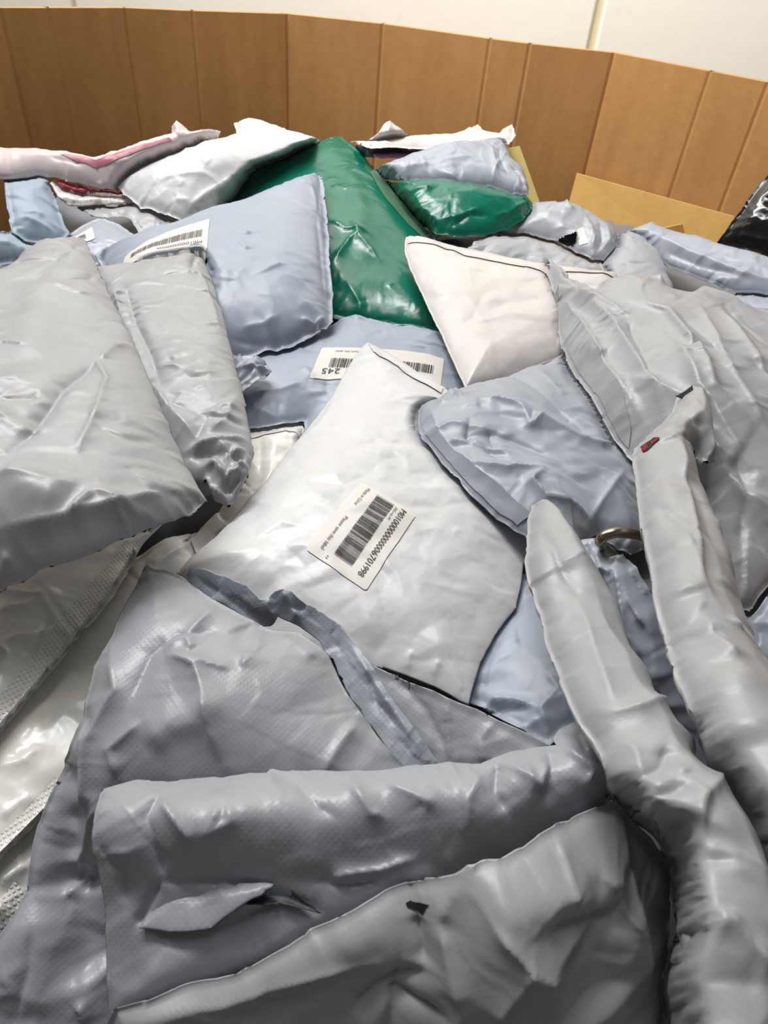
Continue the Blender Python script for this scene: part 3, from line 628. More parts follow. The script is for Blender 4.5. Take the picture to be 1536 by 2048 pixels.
# ---- large creased mailer at the right
creased = mailer('grey_mailer', 'large creased grey mailer with a twisted corner, filling the upper right behind the upright one', 'grey_warm',
  [(1096, 517), (1100, 515), (1118, 533), (1138, 556), (1160, 570), (1178, 577), (1193, 580), (1203, 565), (1258, 557), (1293, 562), (1343, 582), (1400, 596), (1443, 606), (1536, 628), (1640, 655), (1720, 1000), (1620, 1110), (1536, 1172), (1498, 1226), (1467, 1222), (1440, 1190), (1380, 1100), (1300, 1000), (1268, 924), (1228, 876), (1198, 826), (1168, 780), (1138, 735), (1123, 700), (1113, 650), (1111, 610), (1100, 580), (1093, 545)],
  [(1098, 517, .825), (1178, 577, .835), (1443, 606, .835), (1640, 655, .83), (1113, 650, .805), (1268, 924, .80), (1480, 1220, .775), (1640, 1050, .80), (1380, 800, .83)],
  T=.016, w=.05, seam=.002, q=.6, res=.0027, seed=31, edge=(.0022, .03, .018), facet=(.003, .05, .0008, .018), aniso=(-.95, 2.2), cr=(6, .009, .10), cdir=-.95, cspread=.2, soft=1.8,
  lines=[([(1108, 590), (1150, 650), (1180, 720), (1230, 790), (1262, 850)], 4, 4), ([(1118, 600), (1150, 640), (1200, 730), (1245, 790), (1290, 850)], 5, 6), ([(1160, 590), (1220, 650), (1280, 740), (1330, 840)], 7, 8), ([(1110, 575), (1180, 600), (1260, 640)], 5, 6),
         ([(1250, 640), (1280, 700), (1300, 780)], -5, 8), ([(1400, 620), (1440, 700), (1470, 760), (1536, 880)], 5, 8), ([(1440, 620), (1500, 700), (1560, 800)], 4, 6), ([(1370, 800), (1400, 860), (1450, 950), (1536, 1080)], 7, 8), ([(1320, 670), (1390, 790), (1480, 920), (1540, 980)], 5, 8),
         ([(1470, 920), (1490, 1000), (1480, 1100)], -5, 7), ([(1400, 1000), (1440, 1080), (1480, 1200)], 5, 8), ([(1350, 630), (1470, 740)], -4, 8), ([(1178, 577), (1160, 560), (1150, 545)], 5, 4), ([(1193, 580), (1150, 585), (1110, 560)], -5, 4), ([(1536, 700), (1480, 640), (1440, 610)], -3, 6), ([(1430, 900), (1470, 1000), (1536, 1140)], -4, 9)])
seamed = mailer('grey_mailer', 'grey mailer with a folded seam and pointed left corner, overlapping both white bubble mailers', 'grey_blue',
  [(834, 845), (834, 825), (843, 811), (870, 800), (903, 790), (943, 775), (1008, 762), (1068, 735), (1128, 710), (1180, 730), (1260, 800), (1300, 920), (1300, 1100), (1260, 1110), (1190, 1078), (1150, 1100), (1100, 1110), (1054, 1076), (1018, 1055), (988, 1031), (943, 990), (903, 946), (880, 920), (863, 900), (843, 880)],
  [(834, 830, .805), (863, 900, .805), (1053, 1076, .80), (1128, 710, .80), (1008, 762, .815), (1280, 900, .80), (1280, 1100, .785)],
  T=.016, w=.04, seam=.001, q=.6, res=.0022, seed=37, edge=(.0018, .022, .013), facet=(.0028, .045, .0008, .016), aniso=(-.5, 1.7), cr=(6, .003, .045), cdir=-.5, cspread=.5,
  lines=[([(845, 815), (863, 840), (868, 866), (905, 905), (945, 943), (985, 972), (1030, 1010), (1060, 1030)], 4.5, 3), ([(850, 825), (872, 866), (940, 948), (1000, 995), (1050, 1035)], -2.5, 4, 'r'),
         ([(880, 810), (900, 790), (925, 800)], 4, 4), ([(1035, 810), (1060, 850), (1080, 838), (1160, 880), (1265, 925)], 5, 6), ([(880, 885), (960, 885), (1020, 895)], 4, 5), ([(930, 930), (1010, 945), (1085, 935)], 5, 4), ([(1085, 940), (1060, 970), (1090, 1000), (1150, 1020), (1180, 1050)], 6, 4),
         ([(1010, 760), (1120, 820), (1200, 900)], -3, 8), ([(1250, 940), (1200, 1010), (1170, 1060)], 4, 6), ([(1130, 720), (1200, 800), (1260, 880)], 4, 7), ([(960, 870), (1000, 910), (1080, 930)], -3, 5), ([(900, 800), (1000, 800), (1100, 850)], 3, 7)])
patch('folded_seam', seamed, [(850, 815), (840, 835), (848, 876), (868, 898), (906, 942), (946, 986), (990, 1026), (1032, 1056), (1062, 1034), (1030, 1010), (985, 972), (945, 943), (905, 905), (868, 866), (863, 840), (858, 822)], 'grey_blue', .0016, .003)
patch('folded_seam', creased, [(1106, 590), (1116, 620), (1118, 655), (1128, 698), (1145, 735), (1174, 778), (1204, 822), (1234, 868), (1258, 895), (1262, 860), (1240, 800), (1200, 738), (1160, 672), (1128, 620)], 'grey_warm', .0016, .003)
# ---- left foreground pair
mailer('grey_mailer', 'big scuffed grey mailer with a sharp right edge, filling the left edge of the picture', 'grey_warm',
  [(-160, 560), (0, 550), (30, 525), (65, 497), (100, 491), (145, 486), (172, 480), (192, 535), (215, 575), (240, 630), (260, 670), (280, 710), (300, 765), (325, 820), (350, 880), (375, 930), (400, 975), (416, 1003), (390, 1022), (367, 1032), (350, 1045), (280, 1070), (210, 1095), (125, 1135), (65, 1160), (0, 1186), (-160, 1240)],
  [(172, 480, .845), (280, 710, .845), (415, 1003, .83), (0, 1186, .818), (-160, 1240, .815), (-160, 560, .835), (0, 550, .845), (100, 900, .85), (200, 1050, .838), (0, 1060, .84)],
  T=.012, w=.03, seam=.0, q=.7, res=.0023, seed=41, edge=(.0012, .02, .016), facet=(.0024, .07, .0007, .02), aniso=(.5, 1.6),
  lines=[([(10, 905), (70, 840), (130, 770), (200, 715)], -6, 9), ([(100, 550), (80, 620), (60, 700), (0, 720)], 5, 16, 'r'), ([(190, 715), (215, 760), (200, 800)], 3, 3), ([(200, 720), (230, 690), (265, 690)], 4, 6), ([(75, 555), (110, 530), (150, 505)], -3, 3), ([(100, 575), (160, 590), (225, 600)], 2, 4),
         ([(150, 900), (180, 850), (215, 780)], 3, 6), ([(0, 925), (80, 985), (140, 1010)], 5, 10, 'r'), ([(0, 1060), (100, 1050), (250, 1010), (400, 985)], 5, 7), ([(150, 1045), (165, 1010), (190, 985)], 5, 3), ([(20, 1110), (10, 1140), (0, 1170)], 4, 4), ([(290, 975), (320, 990), (400, 990)], -3, 4), ([(365, 1025), (385, 1005), (405, 990)], -5, 3),
         ([(240, 1010), (240, 1030), (250, 1050)], 3, 3), ([(170, 490), (150, 500), (140, 495)], -3, 3), ([(200, 540), (180, 560), (120, 570)], -2, 3), ([(180, 980), (240, 1000), (300, 1060)], 3, 6)])
mailer('grey_mailer', 'narrow scuffed grey mailer with a crumpled lower end, behind the big one at the left', 'grey_warm',
  [(180, 540), (250, 533), (310, 524), (380, 517), (397, 508), (416, 540), (435, 595), (450, 650), (470, 715), (480, 770), (495, 825), (500, 865), (511, 903), (505, 940), (498, 962), (482, 985), (457, 1008), (430, 1000), (410, 970), (360, 960), (250, 750)],
  [(250, 533, .82), (397, 508, .825), (505, 903, .81), (457, 1008, .795), (300, 780, .815), (450, 650, .822)], T=.012, w=.03, seam=.0, q=.65, res=.0022, seed=43, edge=(.0016, .02, .013), facet=(.0022, .05, .0006, .016),
  lines=[([(250, 570), (270, 640), (300, 700), (320, 760)], -5, 8), ([(395, 510), (385, 530), (384, 545)], -4, 3), ([(320, 552), (360, 548), (400, 553)], -3, 4), ([(400, 545), (425, 610), (440, 660)], 4, 4), ([(370, 900), (420, 880), (470, 875), (500, 880)], 5, 4), ([(375, 910), (430, 900), (480, 920), (500, 935)], -6, 4),
         ([(400, 935), (430, 930), (450, 955), (475, 950), (495, 920)], 8, 4), ([(410, 950), (420, 985), (455, 1000)], 7, 4), ([(455, 940), (450, 975), (490, 965)], -8, 4), ([(440, 880), (455, 910), (490, 900)], 6, 4), ([(300, 760), (350, 830), (400, 880)], 4, 8), ([(470, 800), (450, 840), (420, 860)], 4, 6), ([(250, 575), (230, 590), (240, 620)], 5, 4), ([(480, 935), (500, 950), (470, 990)], 6, 4)])
mailer('grey_mailer', 'small crinkled grey mailer corner sticking out under the narrow scuffed mailer', 'grey_blue',
  [(440, 700), (465, 708), (500, 712), (530, 722), (543, 742), (520, 764), (500, 776), (480, 790), (440, 770)], [(465, 708, .80), (540, 742, .795), (482, 786, .79)], T=.006, w=.02, res=.002, seed=45, facet=(.003, .018, .001, .008), edge=(.002, .02, .01),
  lines=[([(460, 740), (500, 735), (540, 740)], 5, 3), ([(470, 770), (500, 745), (530, 725)], -4, 3)])
# ---- centre white bubble mailer with its barcode label
wc = mailer('bubble_mailer', 'white bubble mailer with a barcode label, lying in the middle of the heap', 'white',
  [(735, 684), (752, 692), (800, 722), (833, 745), (888, 776), (905, 790), (965, 870), (1030, 950), (1075, 1050), (1060, 1100), (1048, 1130), (1043, 1175), (1033, 1216), (993, 1266), (963, 1321), (943, 1386), (938, 1410), (918, 1402), (868, 1377), (818, 1357), (768, 1338), (700, 1330), (640, 1310), (540, 1270), (450, 1215), (370, 1156), (354, 1148), (378, 1120), (400, 1099), (430, 1075), (465, 1040), (505, 990), (540, 950), (575, 905), (615, 860), (665, 790), (700, 730), (720, 700)],
  [(735, 684, .80), (888, 776, .80), (354, 1148, .772), (938, 1410, .768), (1075, 1050, .785), (700, 1040, .793)],
  T=.012, w=.05, seam=.0, q=.85, res=.0023, seed=47, jit=.0003, edge=(.0007, .018, .02), facet=(.0008, .03, .0006, .011), aniso=(.4, 1.3), cr=(2.5, .0010, .025),
  lines=[([(745, 697), (800, 735), (880, 785)], -1.6, 1.8), ([(395, 1105), (470, 1120), (560, 1165)], 2.5, 9, 'r'), ([(825, 1300), (815, 1320), (818, 1340)], 1.6, 3), ([(880, 1320), (868, 1340), (870, 1355)], 1.6, 3), ([(600, 880), (640, 850), (670, 800)], 1.5, 4)])
patch('top_seam', wc, [(736, 688), (752, 694), (800, 724), (833, 747), (886, 778), (882, 788), (828, 758), (795, 736), (746, 706)], 'white', .0012, .0025)
nb = 62
bv, bf = bars(.10, 1.52, .36, .66, 3, nb)
dots_v, dots_f = np.array([(1.60, .30), (1.615, .30), (1.615, .325), (1.60, .325), (1.64, .30), (1.655, .30), (1.655, .325), (1.64, .325)]), [(0, 1, 2, 3), (4, 5, 6, 7)]
sticker(wc, [(832, 1032), (732, 1183), (611, 1101), (721, 962)],
  [('text', 'M0100000000006701998', .07, .78, .135, 1.5), ('text', '060-rec-M', .12, .69, .07, .30), ('bars', bv, bf), ('text', 'Made in China', .06, .16, .085, .46), ('text', 'Please save this label', .80, .16, .085, .76), ('bars', dots_v, dots_f)],
  aspect=1.72, label='white barcode sticker with a long number')
mailer('grey_mailer', 'pale blue-grey mailer under the lower right of the white barcode mailer', 'blue',
  [(900, 1300), (960, 1180), (1043, 1150), (1085, 1150), (1200, 1300), (1240, 1420), (1200, 1490), (1140, 1462), (1098, 1492), (1050, 1468), (1000, 1438), (950, 1412), (938, 1408), (910, 1370)],
  [(960, 1180, .765), (1085, 1150, .775), (1200, 1490, .775), (940, 1405, .762)], T=.008, w=.03, res=.0022, seed=53, edge=(.001, .02, .012), facet=(.001, .05, .0004, .02),
  lines=[([(970, 1415), (985, 1398), (1030, 1400), (1062, 1412)], 4, 3), ([(975, 1420), (1020, 1418), (1060, 1418)], -4, 3), ([(1080, 1440), (1060, 1455), (1040, 1460)], 3, 4), ([(1120, 1380), (1080, 1420), (1100, 1460)], 3, 6), ([(1090, 1340), (1130, 1400), (1140, 1450)], 3, 5)])
# ---- second white bubble mailer
wl = mailer('bubble_mailer', 'white bubble mailer without a label, leaning below the green mailers', 'white_soft',
  [(812, 474), (840, 478), (930, 497), (1093, 530), (1238, 550), (1242, 558), (1250, 620), (1180, 730), (1128, 712), (1068, 737), (988, 764), (930, 778), (920, 755), (888, 682), (858, 622), (833, 567), (818, 532), (808, 500)],
  [(812, 474, .815), (1240, 555, .815), (930, 778, .785), (1180, 740, .788)], T=.014, w=.04, seam=.001, q=.8, res=.0028, seed=59, jit=.0003, edge=(.0007, .02, .018), facet=(.0007, .03, .0005, .012), cr=(1.5, .0009, .03),
  lines=[([(815, 482), (930, 505), (1093, 537), (1240, 562)], -1.5, 2)])
patch('top_seam', wl, [(814, 477), (930, 500), (1093, 533), (1236, 553), (1237, 563), (1093, 544), (930, 511), (815, 489)], 'white_soft', .0012, .003)
# ---- labelled blue-grey mailers
lb = mailer('grey_mailer', 'plump pale blue-grey mailer with a faint barcode label at its upper left edge', 'blue',
  [(190, 512), (215, 500), (330, 458), (450, 415), (540, 380), (615, 352), (635, 345), (645, 350), (650, 380), (653, 420), (656, 460), (660, 520), (665, 575), (667, 645), (650, 661), (625, 677), (575, 695), (525, 706), (490, 716), (440, 730), (350, 660), (230, 580)],
  [(190, 512, .80), (450, 415, .825), (645, 348, .835), (667, 645, .80), (440, 730, .78), (400, 560, .815)], T=.018, w=.045, seam=.004, q=.7, res=.0027, seed=61, edge=(.0022, .022, .014), facet=(.001, .06, .0004, .02),
  lines=[([(640, 350), (635, 450), (645, 560), (655, 640)], -3, 3), ([(620, 360), (632, 400), (640, 470)], 3, 4), ([(655, 640), (630, 655), (600, 640)], 6, 4), ([(650, 655), (620, 660), (560, 690)], -5, 4), ([(480, 660), (530, 650), (560, 630)], 3, 6), ([(460, 680), (520, 690), (580, 680)], -3, 5)])
bv2, bf2 = bars(.15, 1.9, .36, .62, 8, 62)
sticker(lb, [(414, 498), (244, 543), (250, 517), (420, 440)], [('bars', bv2, bf2), ('text', 'M01000000006', .12, .74, .13, 1.1)], ink='ink_soft', aspect=2.1, radius=.04, label='white barcode sticker with faded print')
lb2 = mailer('grey_mailer', 'pale blue-grey mailer with a barcode label ending in 245, half under the white barcode mailer', 'blue',
  [(420, 720), (500, 708), (560, 694), (620, 672), (680, 640), (697, 636), (712, 630), (750, 640), (800, 650), (880, 664), (905, 700), (950, 800), (880, 900), (700, 930), (608, 900), (606, 842), (560, 850), (500, 858), (430, 880)],
  [(420, 720, .775), (712, 632, .79), (880, 664, .785), (950, 800, .765), (430, 880, .76), (650, 900, .76)], T=.014, w=.05, seam=.003, res=.0027, seed=67, edge=(.0014, .022, .014), facet=(.001, .06, .0004, .02),
  lines=[([(697, 637), (712, 640), (735, 642)], 3, 3), ([(620, 765), (680, 772), (760, 770)], -1.5, 3), ([(500, 790), (560, 780), (610, 765)], 2, 6)])
bv3, bf3 = bars(.22, 2.55, .38, .66, 21, 66)
sticker(lb2, [(881, 773), (619, 759), (644, 697), (888, 719)], [('bars', bv3, bf3), ('text', '245', 2.25, .70, .22, .40), ('text', 'Please save this label', 1.75, .12, .08, .75)], ink='ink', aspect=2.85, radius=.04, label='white barcode sticker ending in 245')
# ---- milky clear mailers
small_clear = mailer('clear_mailer', 'small milky clear mailer with an embossed seal strip, left of the white barcode mailer', 'clear',
  [(490, 858), (500, 854), (550, 846), (600, 836), (606, 856), (612, 900), (590, 960), (500, 1070), (400, 1120), (380, 1080), (440, 1020), (490, 960)], [(495, 856, .772), (603, 840, .776), (400, 1120, .755), (560, 1000, .765)], T=.005, w=.03, seam=.012, res=.0026, seed=71, edge=(.0012, .02, .012), facet=(.002, .03, .0006, .012))
patch('seal_strip', small_clear, [(500, 855), (550, 846), (600, 836), (606, 855), (550, 865), (502, 876)], 'clear_dots', .0008, .002, 'embossed seal strip')
def clear_bag(label, out, anc, strip, sanc, seed, lines=()):
    b = mailer('clear_mailer', label, 'clear', out, anc, T=.008, w=.05, seam=.002, res=.0027, seed=seed, edge=(.0014, .03, .016), facet=(.003, .05, .0008, .018), aniso=(.8, 1.6), lines=lines)
    patch('seal_strip', b, strip, 'clear_dots', .0008, .0025, 'embossed seal strip')
    return b
A_ = [(-200, 1180), (0, 1120), (150, 1080), (290, 1060), (330, 1040), (282, 1090), (250, 1150), (215, 1205), (150, 1290), (80, 1380), (0, 1472), (-120, 1610), (-260, 1600)]
clear_bag('shiny milky clear mailer with embossed strip, under the big scuffed mailer at left', A_, [(0, 1150, .762), (290, 1060, .766), (0, 1472, .760), (-150, 1600, .755)],
  [(283, 1085), (256, 1150), (215, 1212), (150, 1295), (75, 1390), (0, 1478), (-60, 1550), (-80, 1500), (-10, 1420), (50, 1345), (110, 1262), (170, 1190), (215, 1130), (250, 1080)], [(283, 1085, .772), (0, 1478, .770), (-80, 1500, .769), (110, 1262, .774)], 73,
  lines=[([(20, 1290), (60, 1280), (110, 1260)], 4, 4), ([(0, 1300), (20, 1320), (10, 1360)], 4, 4), ([(40, 1320), (70, 1300), (100, 1240)], -4, 5), ([(0, 1230), (60, 1220), (120, 1180)], 4, 6)])
B_ = [(-200, 1560), (0, 1400), (150, 1240), (260, 1120), (330, 1080), (470, 1050), (420, 1120), (360, 1160), (320, 1300), (240, 1500), (150, 1560), (90, 1630), (40, 1680), (0, 1722), (-100, 1820)]
clear_bag('smooth milky clear mailer between two embossed strips, at the left edge', B_, [(0, 1480, .748), (330, 1080, .755), (150, 1560, .745), (-100, 1800, .742)],
  [(150, 1568), (95, 1632), (40, 1688), (0, 1728), (-60, 1790), (-80, 1745), (0, 1672), (50, 1625), (110, 1560)], [(150, 1568, .752), (0, 1728, .750), (-80, 1745, .750), (110, 1560, .753)], 79,
  lines=[([(0, 1640), (40, 1610), (80, 1590)], 4, 5), ([(40, 1530), (70, 1510), (66, 1500)], 3, 4), ([(10, 1420), (60, 1500), (100, 1600)], 3, 20, 'r')])
C_ = [(-200, 1820), (0, 1690), (100, 1580), (200, 1560), (160, 1700), (60, 1850), (0, 1940), (-200, 2000)]
clear_bag('lowest milky clear mailer with sparkling wrinkles, at the left edge beside the open mailer', C_, [(0, 1690, .735), (200, 1560, .738), (60, 1850, .728), (-200, 1950, .728)],
  [(60, 1790), (20, 1850), (-20, 1910), (-50, 1880), (-10, 1820), (30, 1765)], [(60, 1790, .742), (-20, 1910, .738), (-50, 1880, .738)], 83,
  lines=[([(0, 1770), (30, 1750), (60, 1730)], 5, 4), ([(10, 1800), (40, 1770)], -4, 4), ([(0, 1830), (20, 1800), (50, 1790)], 4, 3)])
# ---- green mailers
gm = mailer('green_mailer', 'large glossy green mailer standing up behind the plump pale blue-grey one', 'green',
  [(655, 277), (670, 271), (682, 273), (697, 283), (720, 300), (745, 330), (768, 360), (793, 392), (833, 437), (878, 487), (930, 560), (930, 640), (868, 663), (818, 655), (768, 648), (720, 645), (668, 640), (620, 600), (520, 500), (452, 412), (470, 395), (492, 362), (510, 340), (575, 312)],
  [(670, 272, .838), (452, 412, .79), (668, 640, .76), (868, 662, .765), (878, 487, .785), (720, 440, .808)], T=.012, w=.05, seam=.006, q=.7, res=.003, seed=89, edge=(.0012, .03, .02), facet=(.0014, .06, .0005, .025), aniso=(-.9, 1.6),
  lines=[([(700, 440), (720, 480), (760, 520)], 4, 6), ([(660, 440), (690, 460), (740, 470)], 4, 5), ([(670, 520), (700, 480), (720, 470)], 4, 5), ([(700, 330), (720, 420), (730, 540)], 3, 10, 'r'), ([(660, 370), (690, 380), (740, 380)], 3, 5), ([(690, 630), (760, 640), (860, 655)], -2, 3), ([(690, 560), (720, 610), (715, 640)], 3, 6)])
patch('side_seam', gm, [(748, 336), (768, 362), (793, 394), (833, 438), (874, 484), (860, 488), (815, 447), (775, 402), (752, 368), (740, 345)], 'green_pale', .0008, .003, 'pale green seam along the right edge')
mailer('green_mailer', 'smaller puffy green mailer lying behind the large green one', 'green',
  [(770, 362), (788, 366), (868, 362), (943, 370), (993, 380), (1048, 394), (1066, 400), (1064, 420), (1056, 430), (1048, 441), (998, 460), (968, 470), (908, 473), (873, 466), (830, 450), (790, 400)],
  [(770, 362, .83), (1066, 400, .825), (873, 466, .805), (998, 462, .808), (930, 400, .83)], T=.012, w=.03, seam=.002, q=.6, res=.0028, seed=97, edge=(.002, .02, .012), facet=(.0014, .03, .0006, .014),
  lines=[([(880, 440), (920, 430), (960, 415)], 4, 4), ([(900, 455), (940, 425), (980, 430)], -4, 4), ([(990, 430), (1020, 425), (1060, 405)], 4, 4), ([(1000, 440), (1040, 420), (1060, 425)], -4, 4), ([(830, 420), (850, 435), (880, 450)], 4, 4)])
mailer('grey_mailer', 'rolled light blue-grey mailer with a crinkled end, on top of the smaller green mailer', 'grey_blue',
  [(750, 338), (760, 334), (833, 310), (918, 292), (978, 287), (1008, 291), (1020, 310), (1025, 330), (1048, 345), (1055, 370), (1056, 392), (1020, 388), (993, 379), (918, 368), (868, 362), (768, 360)],
  [(760, 334, .838), (1000, 288, .848), (1056, 390, .825), (768, 358, .83), (900, 330, .848)], T=.012, w=.022, seam=.001, q=.55, res=.0026, seed=101, edge=(.002, .02, .012), facet=(.0014, .03, .0005, .014),
  lines=[([(980, 290), (990, 330), (985, 365)], 4, 4), ([(1000, 292), (1000, 320), (1015, 345)], -5, 4), ([(1015, 305), (990, 340), (1000, 360)], 4, 3), ([(1020, 330), (1040, 350), (1050, 380)], -5, 4), ([(800, 340), (880, 322), (960, 315)], 3, 6)])
mailer('white_mailer', 'flat pinkish white mailer with pointed corners, on the purple one at the back', 'white_soft',
  [(700, 284), (768, 280), (818, 272), (870, 267), (928, 262), (955, 248), (966, 257), (998, 266), (1012, 255), (1024, 248), (1032, 269), (1018, 288), (978, 288), (893, 297), (818, 297), (740, 296)], [(700, 284, .852), (955, 250, .86), (1030, 265, .86), (978, 290, .85), (740, 296, .848)], T=.005, w=.02, res=.003, seed=103, facet=(.001, .03, .0004, .015), edge=(.0012, .02, .014))
mailer('purple_mailer', 'thin dark purple mailer edge under the pinkish white mailer at the back', 'purple', [(702, 290), (760, 290), (893, 290), (975, 288), (940, 300), (893, 304), (818, 314), (760, 316), (712, 312)], [(702, 290, .845), (975, 288, .845), (760, 316, .838)], T=.006, w=.02, res=.0035, seed=105)
mailer('white_mailer', 'crumpled white mailer tip poking up at the far back, behind the green mailer', 'white_soft', [(720, 300), (742, 278), (756, 268), (768, 248), (780, 240), (798, 254), (816, 270), (812, 290), (780, 300)], [(720, 300, .845), (780, 242, .872), (812, 290, .85)], T=.004, w=.02, res=.003, seed=107, facet=(.002, .02, .0005, .01),
  lines=[([(780, 242), (775, 270), (785, 290)], 4, 4)])
# ---- back left group
mailer('white_mailer', 'glossy white mailer leaning at the back, left of the large green mailer', 'white',
  [(232, 374), (255, 355), (280, 340), (350, 310), (440, 281), (473, 270), (467, 246), (490, 242), (510, 240), (575, 259), (640, 279), (680, 300), (640, 380), (520, 420), (452, 412), (420, 425), (380, 436), (366, 446), (350, 436), (280, 416), (246, 389)],
  [(232, 374, .812), (467, 246, .855), (640, 279, .855), (366, 446, .80), (520, 420, .80), (450, 340, .838)], T=.014, w=.04, seam=.003, q=.7, res=.003, seed=109, edge=(.0012, .03, .016), facet=(.0014, .05, .0005, .02), aniso=(.5, 1.5),
  lines=[([(470, 268), (500, 262), (540, 268)], 3, 4), ([(370, 440), (385, 410), (430, 380), (520, 340), (600, 310)], 5, 6), ([(320, 360), (380, 345), (420, 350)], 3, 6), ([(260, 360), (250, 375), (262, 395)], 2, 3)])
pk = mailer('white_mailer', 'long white mailer with pink showing through, against the bin wall at the back left', 'pink',
  [(-120, 300), (0, 297), (75, 299), (150, 309), (190, 316), (250, 297), (300, 280), (343, 267), (343, 250), (349, 242), (357, 243), (368, 252), (380, 264), (420, 262), (441, 264), (436, 277), (400, 300), (350, 316), (300, 340), (262, 362), (235, 378), (180, 372), (125, 360), (75, 352), (0, 360), (-120, 370)],
  [(-100, 300, .825), (150, 310, .838), (349, 244, .872), (441, 264, .86), (235, 376, .815), (0, 358, .81), (-100, 370, .81)], T=.012, w=.02, seam=.001, q=.6, res=.003, seed=113, edge=(.0014, .02, .016), facet=(.0012, .04, .0004, .02),
  lines=[([(190, 318), (195, 345), (200, 370)], -5, 10), ([(190, 325), (260, 325), (350, 295), (430, 272)], 3, 6), ([(100, 312), (150, 325), (170, 330)], -3, 4), ([(350, 246), (356, 265), (362, 275)], 4, 3)])
patch('pink_strip', pk, [(120, 309), (160, 314), (192, 320), (240, 304), (300, 286), (338, 274), (345, 282), (300, 297), (248, 316), (215, 330), (185, 332), (150, 322)], 'pink_strip', .0008, .003, 'pink strip showing through the top')
mailer('red_mailer', 'crimson mailer edge between two white mailers at the back left', 'red', [(112, 362), (140, 362), (180, 366), (240, 372), (254, 388), (215, 388), (160, 384), (125, 376)], [(112, 362, .82), (240, 372, .82), (250, 388, .81)], T=.005, w=.02, res=.003, seed=127)
mailer('white_mailer', 'small white mailer under the crimson one, beside the standing blue mailer', 'white_soft', [(100, 366), (108, 360), (122, 370), (135, 377), (180, 384), (250, 388), (268, 400), (262, 408), (210, 410), (165, 414), (140, 412), (118, 396)], [(100, 366, .818), (250, 388, .808), (165, 414, .798)], T=.006, w=.02, res=.003, seed=131, facet=(.001, .03, .0004, .015))
mailer('blue_mailer', 'matte light blue mailer standing on end at the far left', 'sky',
  [(8, 358), (22, 345), (50, 325), (60, 309), (76, 317), (95, 360), (115, 400), (130, 450), (139, 468), (110, 495), (50, 482), (24, 466), (14, 415)], [(62, 312, .858), (139, 468, .805), (24, 466, .815), (8, 358, .845)], T=.008, w=.025, res=.003, seed=137, facet=(.001, .05, .0004, .02),
  lines=[([(20, 440), (60, 440), (110, 470)], 3, 6), ([(45, 430), (70, 425), (90, 435)], 3, 6)])
mailer('blue_mailer', 'light blue mailer lying flat at the left edge, below the standing blue one', 'sky', [(-120, 470), (0, 464), (30, 469), (70, 492), (110, 500), (80, 530), (0, 530), (-120, 560)], [(-120, 480, .83), (30, 469, .83), (110, 500, .815), (0, 530, .815)], T=.008, w=.025, res=.003, seed=139, facet=(.001, .05, .0004, .02))
sb = mailer('grey_mailer', 'shaded grey mailer with a small barcode label, behind the big scuffed mailer', 'grey_blue', [(120, 490), (135, 470), (160, 455), (190, 438), (205, 435), (240, 447), (275, 475), (300, 500), (240, 530), (170, 530), (130, 515)], [(135, 470, .805), (205, 435, .812), (290, 495, .80), (150, 520, .795)], T=.008, w=.03, res=.003, seed=149, facet=(.0015, .04, .0004, .02))
bv4, bf4 = bars(.5, 1.35, .35, .65, 5, 20)
sticker(sb, [(184, 453), (190, 477), (148, 500), (139, 484)][::-1], [('bars', bv4, bf4)], aspect=1.7, radius=.05)
mailer('grey_mailer', 'olive-grey mailer with a crinkled blue rim, beneath the glossy white mailer', 'grey_warm', [(150, 414), (180, 412), (240, 407), (252, 401), (275, 406), (300, 408), (330, 420), (360, 440), (385, 450), (330, 475), (285, 480), (262, 445), (240, 435), (190, 432)], [(165, 413, .80), (255, 402, .803), (370, 442, .795), (285, 478, .788)], T=.006, w=.025, res=.003, seed=151, facet=(.002, .03, .0006, .014), edge=(.003, .02, .01))
# ---- back right group
hb = [(1114, 485), (1130, 474), (1152, 465), (1158, 480), (1145, 497)]
rb = mailer('grey_mailer', 'rounded grey mailer with a torn label hole, in front of the carton strip', 'grey',
  [(1000, 430), (1050, 412), (1066, 408), (1100, 408), (1126, 408), (1132, 403), (1142, 412), (1183, 425), (1218, 445), (1234, 465), (1230, 495), (1208, 518), (1185, 522), (1150, 505), (1118, 488), (1058, 470), (1000, 465)], [(1000, 440, .805), (1126, 408, .825), (1234, 465, .81), (1208, 518, .795), (1058, 470, .80)], T=.014, w=.03, q=.6, seam=.001, res=.003, seed=157, facet=(.002, .035, .0007, .016), edge=(.002, .02, .014), holes=[hb],
  lines=[([(1170, 430), (1190, 470), (1180, 510)], 4, 5), ([(1200, 440), (1205, 480), (1190, 515)], -5, 4), ([(1215, 450), (1220, 480), (1200, 500)], 4, 4), ([(1130, 405), (1135, 415), (1150, 422)], 4, 3)])
sticker(rb, [(1153, 461), (1166, 453), (1176, 488), (1158, 494)], [], aspect=.6, radius=.04)
mailer('grey_mailer', 'dark shaded grey mailer just behind the second white bubble mailer', 'grey_warm', [(950, 485), (985, 462), (1010, 448), (1060, 450), (1120, 487), (1160, 505), (1200, 522), (1215, 545), (1180, 560), (1090, 545), (1000, 525), (920, 500)], [(960, 480, .80), (1060, 450, .808), (1200, 522, .80), (1100, 540, .79)], T=.008, w=.03, res=.003, seed=163, facet=(.0018, .04, .0006, .018), edge=(.002, .02, .014))
